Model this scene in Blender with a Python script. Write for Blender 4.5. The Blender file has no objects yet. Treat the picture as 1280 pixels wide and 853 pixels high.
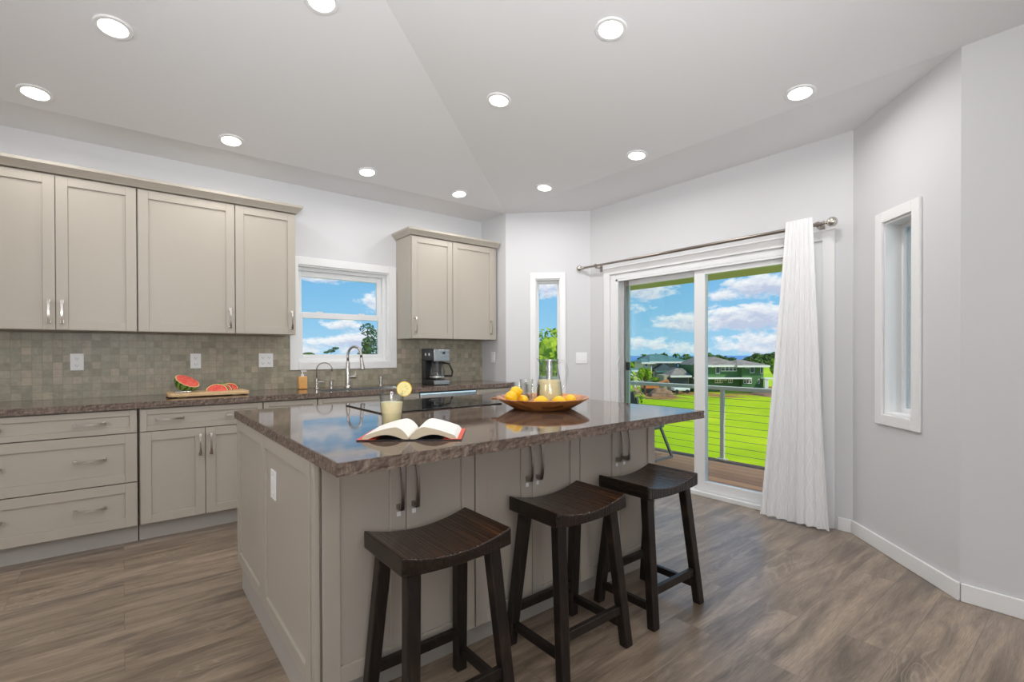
import bpy, math, random
from mathutils import Vector, Matrix, noise
random.seed(7)
S=bpy.context.scene; COL=S.collection; PI=math.pi
sin,cos,rad=math.sin,math.cos,math.radians

# ---------------------------------------------------------------- mesh helpers
class MB:
    """collects geometry; build() links it as ONE mesh object"""
    def __init__(s,T=None): s.v=[];s.f=[];s.T=T
    def add(s,vs,fs):
        n=len(s.v); s.v+=[Vector(s.T(*p)) if s.T else Vector(p) for p in vs]; s.f+=[tuple(i+n for i in f) for f in fs]
        return s
    def box(s,x0,x1,y0,y1,z0,z1):
        vs=[(x,y,z) for z in (z0,z1) for y in (y0,y1) for x in (x0,x1)]
        return s.add(vs,[(0,2,3,1),(4,5,7,6),(0,1,5,4),(2,6,7,3),(0,4,6,2),(1,3,7,5)])
    def bar(s,a,b,w,h=None,up=(0,0,1),w2=None):
        a=Vector(a);b=Vector(b);h=h or w;d=(b-a).normalized();u=Vector(up)
        if abs(d.dot(u))>.98:u=Vector((0,1,0))
        r=d.cross(u).normalized();u=r.cross(d); w2=w2 or 1
        vs=[];
        for p,k in ((a,1),(b,w2)):
            for i,j in ((-1,-1),(1,-1),(1,1),(-1,1)): vs.append(p+r*(i*w/2*k)+u*(j*h/2*k))
        return s.add([tuple(v) for v in vs],[(0,1,2,3),(7,6,5,4),(0,4,5,1),(1,5,6,2),(2,6,7,3),(3,7,4,0)])
    def tube(s,pts,r,n=12,cap=True):
        pts=[Vector(p) for p in pts];rs=r if isinstance(r,(list,tuple)) else [r]*len(pts);vs=[];fs=[]
        up=None
        for i,p in enumerate(pts):
            d=(pts[min(i+1,len(pts)-1)]-pts[max(i-1,0)]).normalized()
            if up is None:
                up=Vector((0,0,1)) if abs(d.z)<.9 else Vector((1,0,0))
            a=d.cross(up).normalized();b=a.cross(d).normalized();up=b
            for k in range(n): t=2*PI*k/n;vs.append(tuple(p+a*cos(t)*rs[i]+b*sin(t)*rs[i]))
        for i in range(len(pts)-1):
            for k in range(n): q=(k+1)%n;fs.append((i*n+k,i*n+q,(i+1)*n+q,(i+1)*n+k))
        if cap: fs.append(tuple(range(n-1,-1,-1)));fs.append(tuple((len(pts)-1)*n+k for k in range(n)))
        return s.add(vs,fs)
    def lathe(s,prof,n=32,c=(0,0,0),close=False):
        vs=[];fs=[];m=len(prof)
        for r,z in prof:
            for k in range(n): t=2*PI*k/n;vs.append((c[0]+r*cos(t),c[1]+r*sin(t),c[2]+z))
        for i in range(m-1 if not close else m):
            j=(i+1)%m
            for k in range(n): q=(k+1)%n;fs.append((i*n+k,i*n+q,j*n+q,j*n+k))
        if not close:
            if prof[0][0]>1e-6: fs.append(tuple(range(n-1,-1,-1)))
            if prof[-1][0]>1e-6: fs.append(tuple((m-1)*n+k for k in range(n)))
        return s.add(vs,fs)
    def prism(s,poly,z0,z1):
        n=len(poly)
        vs=[(x,y,z0) for x,y in poly]+[(x,y,z1) for x,y in poly]
        return s.add(vs,[tuple(range(n-1,-1,-1)),tuple(range(n,2*n))]+[(i,(i+1)%n,n+(i+1)%n,n+i) for i in range(n)])
    def grid(s,fn,nu,nv,closed_u=False):
        vs=[fn(i/nu,j/nv) for j in range(nv+1) for i in range(nu+1)]
        fs=[(j*(nu+1)+i,j*(nu+1)+i+1,(j+1)*(nu+1)+i+1,(j+1)*(nu+1)+i) for j in range(nv) for i in range(nu)]
        return s.add(vs,fs)
    def ball(s,c,r,seg=20,rings=12,fn=None):
        vs=[];fs=[]
        if not isinstance(r,(tuple,list)): r=(r,r,r)
        for j in range(rings+1):
            th=PI*j/rings
            for i in range(seg):
                ph=2*PI*i/seg;d=Vector((sin(th)*cos(ph),sin(th)*sin(ph),cos(th)));k=fn(d) if fn else 1
                vs.append((c[0]+d.x*r[0]*k,c[1]+d.y*r[1]*k,c[2]+d.z*r[2]*k))
        for j in range(rings):
            for i in range(seg): q=(i+1)%seg;fs.append((j*seg+i,(j+1)*seg+i,(j+1)*seg+q,j*seg+q))
        return s.add(vs,fs)
    def build(s,name,mat,parent=None,loc=None,smooth=False,bevel=0,seg=2,solid=0,weld=False):
        o_=Vector((0,0,0)); p=parent
        if parent is not None:
            while p is not None: o_+=p.location;p=p.parent
        elif loc is not None: o_=Vector(loc)
        me=bpy.data.meshes.new(name);me.from_pydata([tuple(v-o_) for v in s.v],[],s.f)
        o=bpy.data.objects.new(name,me);COL.objects.link(o)
        if parent is not None:o.parent=parent
        elif loc is not None:o.location=loc
        me.materials.append(mat)
        import bmesh
        bm=bmesh.new();bm.from_mesh(me)
        if weld or smooth: bmesh.ops.remove_doubles(bm,verts=bm.verts,dist=1e-6)
        if solid!=-1: bmesh.ops.recalc_face_normals(bm,faces=bm.faces)
        bm.to_mesh(me);bm.free()
        if solid>0:
            m=o.modifiers.new('t','SOLIDIFY');m.thickness=solid;m.offset=0
        if bevel:
            m=o.modifiers.new('b','BEVEL');m.width=bevel;m.segments=seg;m.limit_method='ANGLE';m.angle_limit=rad(40)
        if smooth or bevel:
            me.polygons.foreach_set('use_smooth',[True]*len(me.polygons))
            if smooth!='all':
                try: me.set_sharp_from_angle(angle=rad(35))
                except Exception: pass
            if bevel:
                m=o.modifiers.new('w','WEIGHTED_NORMAL');m.keep_sharp=True
        return o
def tag(o,label=None,cat=None,group=None,kind=None):
    if label:o['label']=label
    if cat:o['category']=cat
    if group:o['group']=group
    if kind:o['kind']=kind
    return o
def empty(name,loc,label,cat,group=None,kind=None):
    o=bpy.data.objects.new(name,None);COL.objects.link(o);o.location=loc;o.empty_display_size=.1
    return tag(o,label,cat,group,kind)
def copy_tree(o,parent=None):
    c=o.copy();COL.objects.link(c)
    if parent is not None:c.parent=parent
    for ch in list(o.children): copy_tree(ch,c)
    return c
def label_part(o,l): o['label']=l; return o

# ---------------------------------------------------------------- materials
def new(name):
    m=bpy.data.materials.new(name);m.use_nodes=True;nt=m.node_tree;return m,nt,nt.nodes['Principled BSDF']
def N(nt,t,**k):
    n=nt.nodes.new(t)
    for a,b in k.items():
        if a in n.inputs and not hasattr(n,a): n.inputs[a].default_value=b
        else: setattr(n,a,b)
    return n
def setin(n,**k):
    for a,b in k.items(): n.inputs[a.replace('_',' ')].default_value=b
    return n
def L(nt,a,b): nt.links.new(a,b)
def srgb(r,g,b):
    f=lambda c:(c/255/12.92 if c/255<=.04045 else ((c/255+.055)/1.055)**2.4)
    return (f(r),f(g),f(b),1)
def coord(nt,scale=(1,1,1),rot=(0,0,0),loc=(0,0,0)):
    tc=N(nt,'ShaderNodeTexCoord');mp=N(nt,'ShaderNodeMapping');mp.inputs['Scale'].default_value=scale
    mp.inputs['Rotation'].default_value=rot;mp.inputs['Location'].default_value=loc
    L(nt,tc.outputs['Object'],mp.inputs['Vector']);return mp.outputs['Vector']
def noi(nt,vec,scale,detail=4,rough=.5,dist=0):
    n=N(nt,'ShaderNodeTexNoise');setin(n,Scale=scale,Detail=detail,Roughness=rough,Distortion=dist)
    L(nt,vec,n.inputs['Vector']);return n.outputs['Fac']
def ramp(nt,fac,stops,interp='LINEAR'):
    r=N(nt,'ShaderNodeValToRGB');r.color_ramp.interpolation=interp
    while len(r.color_ramp.elements)<len(stops): r.color_ramp.elements.new(.5)
    for e,(p,c) in zip(r.color_ramp.elements,stops): e.position=p;e.color=c if len(c)==4 else (*c,1)
    L(nt,fac,r.inputs['Fac']);return r.outputs['Color']
def mix(nt,fac,a,b,mode='MIX'):
    m=N(nt,'ShaderNodeMix',data_type='RGBA',blend_type=mode)
    for sock,v in ((m.inputs[0],fac),(m.inputs[6],a),(m.inputs[7],b)):
        if hasattr(v,'is_linked'): L(nt,v,sock)
        else: sock.default_value=v
    return m.outputs[2]
def math_(nt,op,a,b=0,c=None,clamp=False):
    m=N(nt,'ShaderNodeMath',operation=op,use_clamp=clamp)
    for i,v in enumerate((a,b,c)):
        if v is None: continue
        if hasattr(v,'is_linked'): L(nt,v,m.inputs[i])
        else: m.inputs[i].default_value=v
    return m.outputs[0]
def bump(nt,bs,h,strength=.2,dist=.01):
    b=N(nt,'ShaderNodeBump');setin(b,Strength=strength,Distance=dist);L(nt,h,b.inputs['Height']);L(nt,b.outputs[0],bs.inputs['Normal'])
def plain(name,col,rough=.5,metal=0,spec=.5,noise_=0,bmp=0,bscale=60,coat=0):
    m,nt,bs=new(name);col=col if len(col)==4 else (*col,1)
    bs.inputs['Base Color'].default_value=col;setin(bs,Roughness=rough,Metallic=metal);bs.inputs['Specular IOR Level'].default_value=spec
    bs.inputs['Coat Weight'].default_value=coat
    v=coord(nt)
    if noise_:
        n=noi(nt,v,bscale/8,5);c2=tuple(x*(1-noise_) for x in col[:3])+(1,);c3=tuple(min(1,x*(1+noise_)) for x in col[:3])+(1,)
        L(nt,ramp(nt,n,[(.3,c2),(.7,c3)]),bs.inputs['Base Color'])
    if bmp: bump(nt,bs,noi(nt,v,bscale,3),bmp,.002)
    return m
def tint_noise(name,c1,c2,scale,rough=.6,stretch=(1,1,1),bmp=0,spec=.4,detail=5):
    m,nt,bs=new(name);v=coord(nt,stretch);n=noi(nt,v,scale,detail,.6)
    L(nt,ramp(nt,n,[(.35,c1),(.65,c2)]),bs.inputs['Base Color']);setin(bs,Roughness=rough);bs.inputs['Specular IOR Level'].default_value=spec
    if bmp:bump(nt,bs,n,bmp,.01)
    return m
M={}
M['wall']=plain('wall_paint',srgb(217,217,219),.62,bmp=.05,bscale=220)
M['ceiling']=plain('ceiling_paint',srgb(238,238,240),.8,bmp=.04,bscale=200)
M['trim']=plain('white_trim',srgb(240,240,240),.32)
M['vinyl']=plain('white_vinyl',srgb(238,239,240),.3)
M['cab']=plain('greige_cabinet_paint',srgb(184,176,164),.38,noise_=.015,bscale=20)
M['toe']=plain('greige_toe_kick',srgb(182,177,170),.5)
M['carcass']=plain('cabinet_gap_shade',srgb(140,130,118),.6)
M['nickel']=plain('brushed_nickel',(.62,.59,.55),.24,1,bmp=.03,bscale=300)
M['pewter']=plain('dark_pewter',(.36,.32,.29),.28,1)
M['steel']=plain('brushed_steel',(.66,.66,.66),.25,1,bmp=.04,bscale=200)
M['black']=plain('black_plastic',(.012,.012,.013),.35)
M['black_glass']=plain('black_cooktop_glass',(.008,.009,.010),.04,spec=.6)
M['plate']=plain('white_plate',srgb(243,243,243),.35)
M['dark_slot']=plain('dark_slot',(.05,.05,.05),.6)
M['paper']=None
def stone():
    m,nt,bs=new('polished_brown_stone');v=coord(nt)
    w=N(nt,'ShaderNodeTexNoise');setin(w,Scale=1.7,Detail=6,Roughness=.62,Distortion=1.1);
    mp=coord(nt,(1,2.6,1),(0,0,.25));L(nt,mp,w.inputs['Vector'])
    base=ramp(nt,w.outputs['Fac'],[(.28,srgb(76,62,54)),(.45,srgb(108,92,82)),(.56,srgb(134,118,107)),(.72,srgb(96,80,70))])
    fine=noi(nt,v,55,6,.75);base=mix(nt,.55,base,ramp(nt,fine,[(.35,srgb(70,55,47)),(.62,srgb(152,136,124))]),'OVERLAY')
    vo=N(nt,'ShaderNodeTexVoronoi');setin(vo,Scale=38);L(nt,v,vo.inputs['Vector'])
    sp=ramp(nt,vo.outputs['Distance'],[(.0,(1,1,1,1)),(.16,(0,0,0,1))]);gate=ramp(nt,noi(nt,v,9,3),[(.55,(0,0,0,1)),(.66,(1,1,1,1))])
    k=mix(nt,1,sp,gate,'MULTIPLY');base=mix(nt,k,base,srgb(186,174,162))
    vn=noi(nt,coord(nt,(1,3.2,1),(0,0,.35)),2.3,8,.6,1.6)
    vein=ramp(nt,math_(nt,'ABSOLUTE',math_(nt,'SUBTRACT',vn,.5)),[(0,(1,1,1,1)),(.012,(0,0,0,1))])
    base=mix(nt,math_(nt,'MULTIPLY',vein,.16),base,srgb(190,180,168))
    dk=ramp(nt,noi(nt,v,14,6,.7),[(.62,(0,0,0,1)),(.70,(1,1,1,1))]);base=mix(nt,math_(nt,'MULTIPLY',dk,.6),base,srgb(46,36,31))
    L(nt,base,bs.inputs['Base Color']);setin(bs,Roughness=.055);bs.inputs['Specular IOR Level'].default_value=.62
    return m
M['stone']=stone()
def stone_edge():
    m=M['stone'].copy();m.name='chiselled_brown_stone_edge';nt=m.node_tree;bs=nt.nodes['Principled BSDF'];setin(bs,Roughness=.38)
    bump(nt,bs,noi(nt,coord(nt,(1,1,.6)),60,6,.7),.7,.006)
    src=bs.inputs['Base Color'].links[0].from_socket
    v=coord(nt,(1,1,.35));g=ramp(nt,noi(nt,v,70,7,.78),[(.34,srgb(66,52,45)),(.5,srgb(120,102,90)),(.66,srgb(176,158,144))]);L(nt,mix(nt,.6,src,g),bs.inputs['Base Color']);return m
M['stone_edge']=stone_edge()
def floor_mat():
    m,nt,bs=new('oak_plank_floor');tc=N(nt,'ShaderNodeTexCoord')
    mp=N(nt,'ShaderNodeMapping');L(nt,tc.outputs['Object'],mp.inputs['Vector'])
    br=N(nt,'ShaderNodeTexBrick',offset=.37,squash=1);setin(br,Scale=1,Mortar_Size=.0012,Mortar_Smooth=.3,Brick_Width=1.22,Row_Height=.184)
    br.inputs['Color1'].default_value=(0,0,0,1);br.inputs['Color2'].default_value=(1,1,1,1);br.inputs['Mortar'].default_value=(.5,.5,.5,1)
    L(nt,mp.outputs['Vector'],br.inputs['Vector'])
    rnd=N(nt,'ShaderNodeSeparateColor');L(nt,br.outputs['Color'],rnd.inputs[0])
    # grain coordinates shifted per plank
    off=N(nt,'ShaderNodeCombineXYZ');L(nt,math_(nt,'MULTIPLY',rnd.outputs[0],37),off.inputs[0]);L(nt,math_(nt,'MULTIPLY',rnd.outputs[0],91),off.inputs[1])
    va=N(nt,'ShaderNodeVectorMath',operation='ADD');L(nt,mp.outputs['Vector'],va.inputs[0]);L(nt,off.outputs[0],va.inputs[1])
    g=N(nt,'ShaderNodeMapping');g.inputs['Scale'].default_value=(1.0,7.5,1);L(nt,va.outputs[0],g.inputs['Vector'])
    n1=noi(nt,g.outputs[0],1.5,8,.62,.9);
    g2=N(nt,'ShaderNodeMapping');g2.inputs['Scale'].default_value=(5,130,1);L(nt,va.outputs[0],g2.inputs['Vector']);n2=noi(nt,g2.outputs[0],2.2,6,.7)
    base=ramp(nt,n1,[(.28,srgb(100,90,80)),(.42,srgb(140,127,113)),(.54,srgb(168,154,139)),(.68,srgb(192,177,160)),(.8,srgb(144,132,119))])
    base=mix(nt,.6,base,ramp(nt,n2,[(.34,srgb(92,80,70)),(.66,srgb(190,176,160))]),'OVERLAY')
    # cathedral rings
    g3=N(nt,'ShaderNodeMapping');g3.inputs['Scale'].default_value=(.9,5.2,1);L(nt,va.outputs[0],g3.inputs['Vector'])
    wv=N(nt,'ShaderNodeTexNoise');setin(wv,Scale=1.1,Detail=1.5,Roughness=.4,Distortion=.5);L(nt,g3.outputs[0],wv.inputs['Vector'])
    ring=math_(nt,'SINE',math_(nt,'MULTIPLY',wv.outputs['Fac'],230));ring=ramp(nt,ring,[(.55,(0,0,0,1)),(.98,(1,1,1,1))])
    rg=ramp(nt,noi(nt,g3.outputs[0],.9,2),[(.52,(0,0,0,1)),(.64,(1,1,1,1))])
    k=math_(nt,'MULTIPLY',mix(nt,1,ring,rg,'MULTIPLY'),.26);base=mix(nt,k,base,srgb(200,186,168))
    # knots / dark smears
    kn=ramp(nt,noi(nt,g.outputs[0],.8,4,.6,1.8),[(.57,(0,0,0,1)),(.68,(1,1,1,1))]);base=mix(nt,math_(nt,'MULTIPLY',kn,.6),base,srgb(88,76,68))
    tone=ramp(nt,rnd.outputs[0],[(0,(.80,.79,.78,1)),(.5,(.95,.94,.93,1)),(1,(1.08,1.07,1.06,1))]);base=mix(nt,1,base,tone,'MULTIPLY')
    base=mix(nt,math_(nt,'MULTIPLY',br.outputs['Fac'],.7),base,srgb(80,68,58))
    L(nt,base,bs.inputs['Base Color']);setin(bs,Roughness=.33);bs.inputs['Specular IOR Level'].default_value=.5;bs.inputs['Coat Weight'].default_value=.55;bs.inputs['Coat Roughness'].default_value=.3
    bump(nt,bs,n2,.12,.002);return m
M['floor']=floor_mat()
def tile_mat():
    m,nt,bs=new('grey_green_stone_mosaic');tc=N(nt,'ShaderNodeTexCoord');sx=N(nt,'ShaderNodeSeparateXYZ');L(nt,tc.outputs['Object'],sx.inputs[0])
    cb=N(nt,'ShaderNodeCombineXYZ');L(nt,sx.outputs[0],cb.inputs[0]);L(nt,sx.outputs[2],cb.inputs[1])
    br=N(nt,'ShaderNodeTexBrick',offset=0,squash=1);setin(br,Scale=1,Mortar_Size=.0016,Mortar_Smooth=.2,Brick_Width=.0508,Row_Height=.0508)
    br.inputs['Color1'].default_value=(0,0,0,1);br.inputs['Color2'].default_value=(1,1,1,1);L(nt,cb.outputs[0],br.inputs['Vector'])
    sc=N(nt,'ShaderNodeSeparateColor');L(nt,br.outputs['Color'],sc.inputs[0])
    c=ramp(nt,sc.outputs[0],[(0,srgb(160,156,140)),(.35,srgb(176,172,156)),(.6,srgb(184,178,162)),(.85,srgb(186,176,160)),(1,srgb(198,190,174))])
    n=noi(nt,tc.outputs['Object'],26,7,.66,.8);c=mix(nt,.5,c,ramp(nt,n,[(.3,srgb(112,110,98)),(.7,srgb(176,172,160))]),'OVERLAY')
    L(nt,mix(nt,br.outputs['Fac'],c,srgb(150,140,122)),bs.inputs['Base Color']);setin(bs,Roughness=.34)
    inv=math_(nt,'SUBTRACT',1,br.outputs['Fac']);bump(nt,bs,math_(nt,'ADD',inv,math_(nt,'MULTIPLY',n,.2)),.35,.002);return m
M['tile']=tile_mat()
def thin_glass(name,tint=(1,1,1,1)):
    m=bpy.data.materials.new(name);m.use_nodes=True;nt=m.node_tree;nt.nodes.clear()
    o=N(nt,'ShaderNodeOutputMaterial');t=N(nt,'ShaderNodeBsdfTransparent');t.inputs[0].default_value=tint
    g=N(nt,'ShaderNodeBsdfGlossy');g.inputs['Roughness'].default_value=.01;fr=N(nt,'ShaderNodeFresnel');fr.inputs[0].default_value=1.35
    v=coord(nt);dirt=math_(nt,'MULTIPLY',noi(nt,v,3,2),.004);fac=math_(nt,'ADD',math_(nt,'MULTIPLY',fr.outputs[0],.8),dirt,clamp=True)
    mx=N(nt,'ShaderNodeMixShader');L(nt,fac,mx.inputs[0]);L(nt,t.outputs[0],mx.inputs[1]);L(nt,g.outputs[0],mx.inputs[2]);L(nt,mx.outputs[0],o.inputs[0]);return m
M['pane']=thin_glass('window_glass',(.99,1,.995,1))
M['pane_tint']=thin_glass('insect_screen_glass',(.93,.97,.95,1))
def glass(name,col,rough=0,ior=1.45):
    m,nt,bs=new(name);bs.inputs['Base Color'].default_value=col;setin(bs,Roughness=rough,IOR=ior);bs.inputs['Transmission Weight'].default_value=1
    v=coord(nt);bump(nt,bs,noi(nt,v,30,1),.01,.001);return m
def vessel(name):
    m=bpy.data.materials.new(name);m.use_nodes=True;nt=m.node_tree;nt.nodes.clear();o=N(nt,'ShaderNodeOutputMaterial')
    lw=N(nt,'ShaderNodeLayerWeight');lw.inputs[0].default_value=.5
    t=N(nt,'ShaderNodeBsdfTransparent');L(nt,ramp(nt,lw.outputs['Facing'],[(.2,(.985,.99,.985,1)),(.75,(.80,.82,.82,1)),(1,(.42,.44,.45,1))]),t.inputs[0])
    g=N(nt,'ShaderNodeBsdfGlossy');g.inputs['Roughness'].default_value=.02;fr=ramp(nt,lw.outputs['Facing'],[(0,(.035,.035,.035,1)),(.6,(.07,.07,.07,1)),(.9,(.28,.28,.28,1)),(1,(.7,.7,.7,1))])
    v=coord(nt);fac=math_(nt,'ADD',fr,math_(nt,'MULTIPLY',noi(nt,v,20,2),.01),clamp=True)
    mx=N(nt,'ShaderNodeMixShader');L(nt,fac,mx.inputs[0]);L(nt,t.outputs[0],mx.inputs[1]);L(nt,g.outputs[0],mx.inputs[2]);L(nt,mx.outputs[0],o.inputs[0]);return m
M['glass']=vessel('clear_glass')
def liquid(name,col):
    m,nt,bs=new(name);v=coord(nt);L(nt,ramp(nt,noi(nt,v,40,4),[(.3,col),(.7,tuple(min(1,c*1.12) for c in col[:3])+(1,))]),bs.inputs['Base Color'])
    setin(bs,Roughness=.2,IOR=1.33);bs.inputs['Transmission Weight'].default_value=.08;bs.inputs['Subsurface Weight'].default_value=.25;bs.inputs['Subsurface Radius'].default_value=(.03,.025,.01);return m
M['lemonade']=liquid('cloudy_lemonade',srgb(250,232,186))
M['soap']=liquid('amber_soap',srgb(232,178,112))
def citrus():
    m,nt,bs=new('lemon_peel');v=coord(nt);n=noi(nt,v,18,3)
    L(nt,ramp(nt,n,[(.3,srgb(250,190,10)),(.7,srgb(255,214,30))]),bs.inputs['Base Color']);setin(bs,Roughness=.38)
    bs.inputs['Subsurface Weight'].default_value=.15;bs.inputs['Subsurface Radius'].default_value=(.01,.006,.002)
    bump(nt,bs,noi(nt,v,260,2),.25,.001);return m
M['lemon']=citrus()
def slice_mat():
    m,nt,bs=new('lemon_slice_flesh');tc=N(nt,'ShaderNodeTexCoord');sx=N(nt,'ShaderNodeSeparateXYZ');L(nt,tc.outputs['Object'],sx.inputs[0])
    x,z=sx.outputs[0],sx.outputs[2]
    r=math_(nt,'SQRT',math_(nt,'ADD',math_(nt,'MULTIPLY',x,x),math_(nt,'MULTIPLY',z,z)));r=math_(nt,'DIVIDE',r,.0305)
    a=math_(nt,'ARCTAN2',z,x);seg=math_(nt,'ABSOLUTE',math_(nt,'SINE',math_(nt,'MULTIPLY',a,4.5)))
    c=ramp(nt,r,[(0,srgb(250,244,205)),(.13,srgb(250,240,190)),(.2,srgb(250,234,150)),(.78,srgb(251,236,160)),(.84,srgb(252,248,222)),(.93,srgb(252,230,110)),(1,srgb(248,206,50))])
    k=ramp(nt,seg,[(.05,(1,1,1,1)),(.22,(0,0,0,1))]);inr=ramp(nt,r,[(.8,(1,1,1,1)),(.82,(0,0,0,1))])
    c=mix(nt,math_(nt,'MULTIPLY',mix(nt,1,k,inr,'MULTIPLY'),.7),c,srgb(252,246,214))
    pip=N(nt,'ShaderNodeTexVoronoi');setin(pip,Scale=85);L(nt,tc.outputs['Object'],pip.inputs['Vector'])
    pk=ramp(nt,pip.outputs['Distance'],[(.16,(1,1,1,1)),(.24,(0,0,0,1))]);pr=ramp(nt,r,[(.2,(0,0,0,1)),(.25,(1,1,1,1)),(.48,(1,1,1,1)),(.52,(0,0,0,1))])
    c=mix(nt,math_(nt,'MULTIPLY',mix(nt,1,pk,pr,'MULTIPLY'),.8),c,srgb(214,170,90))
    L(nt,c,bs.inputs['Base Color']);setin(bs,Roughness=.3);return m
M['slice']=slice_mat()
def rind_mat():
    m,nt,bs=new('watermelon_rind');tc=N(nt,'ShaderNodeTexCoord');sx=N(nt,'ShaderNodeSeparateXYZ');L(nt,tc.outputs['Object'],sx.inputs[0])
    a=math_(nt,'ARCTAN2',sx.outputs[1],sx.outputs[0]);n=noi(nt,tc.outputs['Object'],34,4)
    s=math_(nt,'SINE',math_(nt,'ADD',math_(nt,'MULTIPLY',a,14),math_(nt,'MULTIPLY',n,7)))
    L(nt,ramp(nt,s,[(.3,srgb(112,150,62)),(.62,srgb(38,76,30))]),bs.inputs['Base Color']);setin(bs,Roughness=.3);return m
M['rind']=rind_mat()
M['flesh']=tint_noise('watermelon_flesh',srgb(232,70,62),srgb(250,128,112),60,.3)
M['whiterind']=plain('pale_rind',srgb(236,214,160),.4)
M['bamboo']=tint_noise('bamboo_board',srgb(208,170,122),srgb(234,204,160),6,.45,(3,40,40))
def bowl_mat():
    m,nt,bs=new('patched_acacia_bowl');tc=N(nt,'ShaderNodeTexCoord');sx=N(nt,'ShaderNodeSeparateXYZ');L(nt,tc.outputs['Object'],sx.inputs[0])
    br=N(nt,'ShaderNodeTexBrick',offset=.5);setin(br,Scale=1,Mortar_Size=.0006,Brick_Width=.12,Row_Height=.03)
    br.inputs['Color1'].default_value=(0,0,0,1);br.inputs['Color2'].default_value=(1,1,1,1)
    cb=N(nt,'ShaderNodeCombineXYZ');L(nt,math_(nt,'ADD',sx.outputs[0],sx.outputs[2]),cb.inputs[0]);L(nt,sx.outputs[1],cb.inputs[1]);L(nt,cb.outputs[0],br.inputs['Vector'])
    sc=N(nt,'ShaderNodeSeparateColor');L(nt,br.outputs['Color'],sc.inputs[0])
    c=ramp(nt,sc.outputs[0],[(0,srgb(142,84,38)),(.4,srgb(204,138,70)),(.7,srgb(228,174,112)),(1,srgb(166,102,50))])
    g=noi(nt,coord(nt,(6,60,20)),2,4);c=mix(nt,.35,c,ramp(nt,g,[(.3,srgb(90,50,22)),(.7,srgb(226,176,116))]),'OVERLAY')
    L(nt,c,bs.inputs['Base Color']);setin(bs,Roughness=.3);return m
M['bowl']=bowl_mat()
def page_mat():
    m,nt,bs=new('book_pages');tc=N(nt,'ShaderNodeTexCoord');g=N(nt,'ShaderNodeNewGeometry');sn=N(nt,'ShaderNodeSeparateXYZ');L(nt,g.outputs['Normal'],sn.inputs[0])
    wv=noi(nt,coord(nt,(1,1,700)),1,2);edge=ramp(nt,wv,[(.3,srgb(196,180,152)),(.7,srgb(232,218,192))])
    k=ramp(nt,sn.outputs[2],[(.25,(0,0,0,1)),(.45,(1,1,1,1))]);L(nt,mix(nt,k,edge,srgb(248,246,240)),bs.inputs['Base Color']);setin(bs,Roughness=.7);return m
M['pages']=page_mat()
M['red']=plain('red_cover',srgb(222,74,40),.45);M['blackcover']=plain('black_spine',(.02,.02,.022),.4)
def stoolwood():
    m,nt,bs=new('dark_espresso_wood');v=coord(nt,(45,2.2,8));n=noi(nt,v,1.6,7,.65)
    L(nt,ramp(nt,n,[(.35,srgb(22,18,16)),(.6,srgb(42,34,29)),(.8,srgb(64,50,40))]),bs.inputs['Base Color']);setin(bs,Roughness=.36);bs.inputs['Specular IOR Level'].default_value=.35
    bump(nt,bs,n,.12,.002);return m
M['stool']=stoolwood()
def seatwood():
    m,nt,bs=new('dark_grooved_seat_wood');v=coord(nt,(1,.06,.3));n=noi(nt,coord(nt,(75,2,6)),1.4,6,.65)
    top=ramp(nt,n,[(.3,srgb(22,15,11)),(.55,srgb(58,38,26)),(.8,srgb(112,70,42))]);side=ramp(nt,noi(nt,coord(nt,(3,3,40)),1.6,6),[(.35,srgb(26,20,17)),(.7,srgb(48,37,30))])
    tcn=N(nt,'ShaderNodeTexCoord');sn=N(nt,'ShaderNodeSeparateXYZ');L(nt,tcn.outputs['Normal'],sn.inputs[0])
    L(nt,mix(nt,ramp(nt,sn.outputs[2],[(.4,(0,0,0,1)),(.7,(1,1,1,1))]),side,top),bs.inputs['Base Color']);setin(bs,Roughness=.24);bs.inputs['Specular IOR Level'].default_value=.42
    g=noi(nt,coord(nt,(120,2,1)),1,2,.5);bump(nt,bs,g,.8,.004);return m
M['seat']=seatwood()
def cloth():
    m=bpy.data.materials.new('white_embroidered_sheer');m.use_nodes=True;nt=m.node_tree;bs=nt.nodes['Principled BSDF'];out=nt.nodes['Material Output']
    tc=N(nt,'ShaderNodeTexCoord');uv=N(nt,'ShaderNodeSeparateXYZ');L(nt,tc.outputs['UV'],uv.inputs[0])
    u=math_(nt,'MULTIPLY',uv.outputs[0],2*PI*11);vv=math_(nt,'MULTIPLY',uv.outputs[1],2*PI*7)
    # interlaced ogee trellis
    w1=math_(nt,'SUBTRACT',math_(nt,'SINE',math_(nt,'MULTIPLY',u,.5)),math_(nt,'MULTIPLY',math_(nt,'SINE',vv),.75))
    w2=math_(nt,'ADD',math_(nt,'SINE',math_(nt,'MULTIPLY',u,.5)),math_(nt,'MULTIPLY',math_(nt,'SINE',vv),.75))
    k=math_(nt,'MINIMUM',math_(nt,'ABSOLUTE',w1),math_(nt,'ABSOLUTE',w2));pat=ramp(nt,k,[(.08,(1,1,1,1)),(.17,(0,0,0,1))])
    L(nt,mix(nt,pat,srgb(247,247,248),srgb(255,255,255)),bs.inputs['Base Color']);setin(bs,Roughness=.85);bs.inputs['Specular IOR Level'].default_value=.1
    wv=noi(nt,coord(nt,(1,1,1)),350,2);bump(nt,bs,pat,.22,.0015)
    tl=N(nt,'ShaderNodeBsdfTranslucent');tl.inputs[0].default_value=(.95,.95,.95,1);mx=N(nt,'ShaderNodeMixShader')
    fac=math_(nt,'SUBTRACT',.07,math_(nt,'MULTIPLY',pat,.04));L(nt,fac,mx.inputs[0]);L(nt,bs.outputs[0],mx.inputs[1]);L(nt,tl.outputs[0],mx.inputs[2]);L(nt,mx.outputs[0],out.inputs[0]);return m
M['cloth']=cloth()
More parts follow.
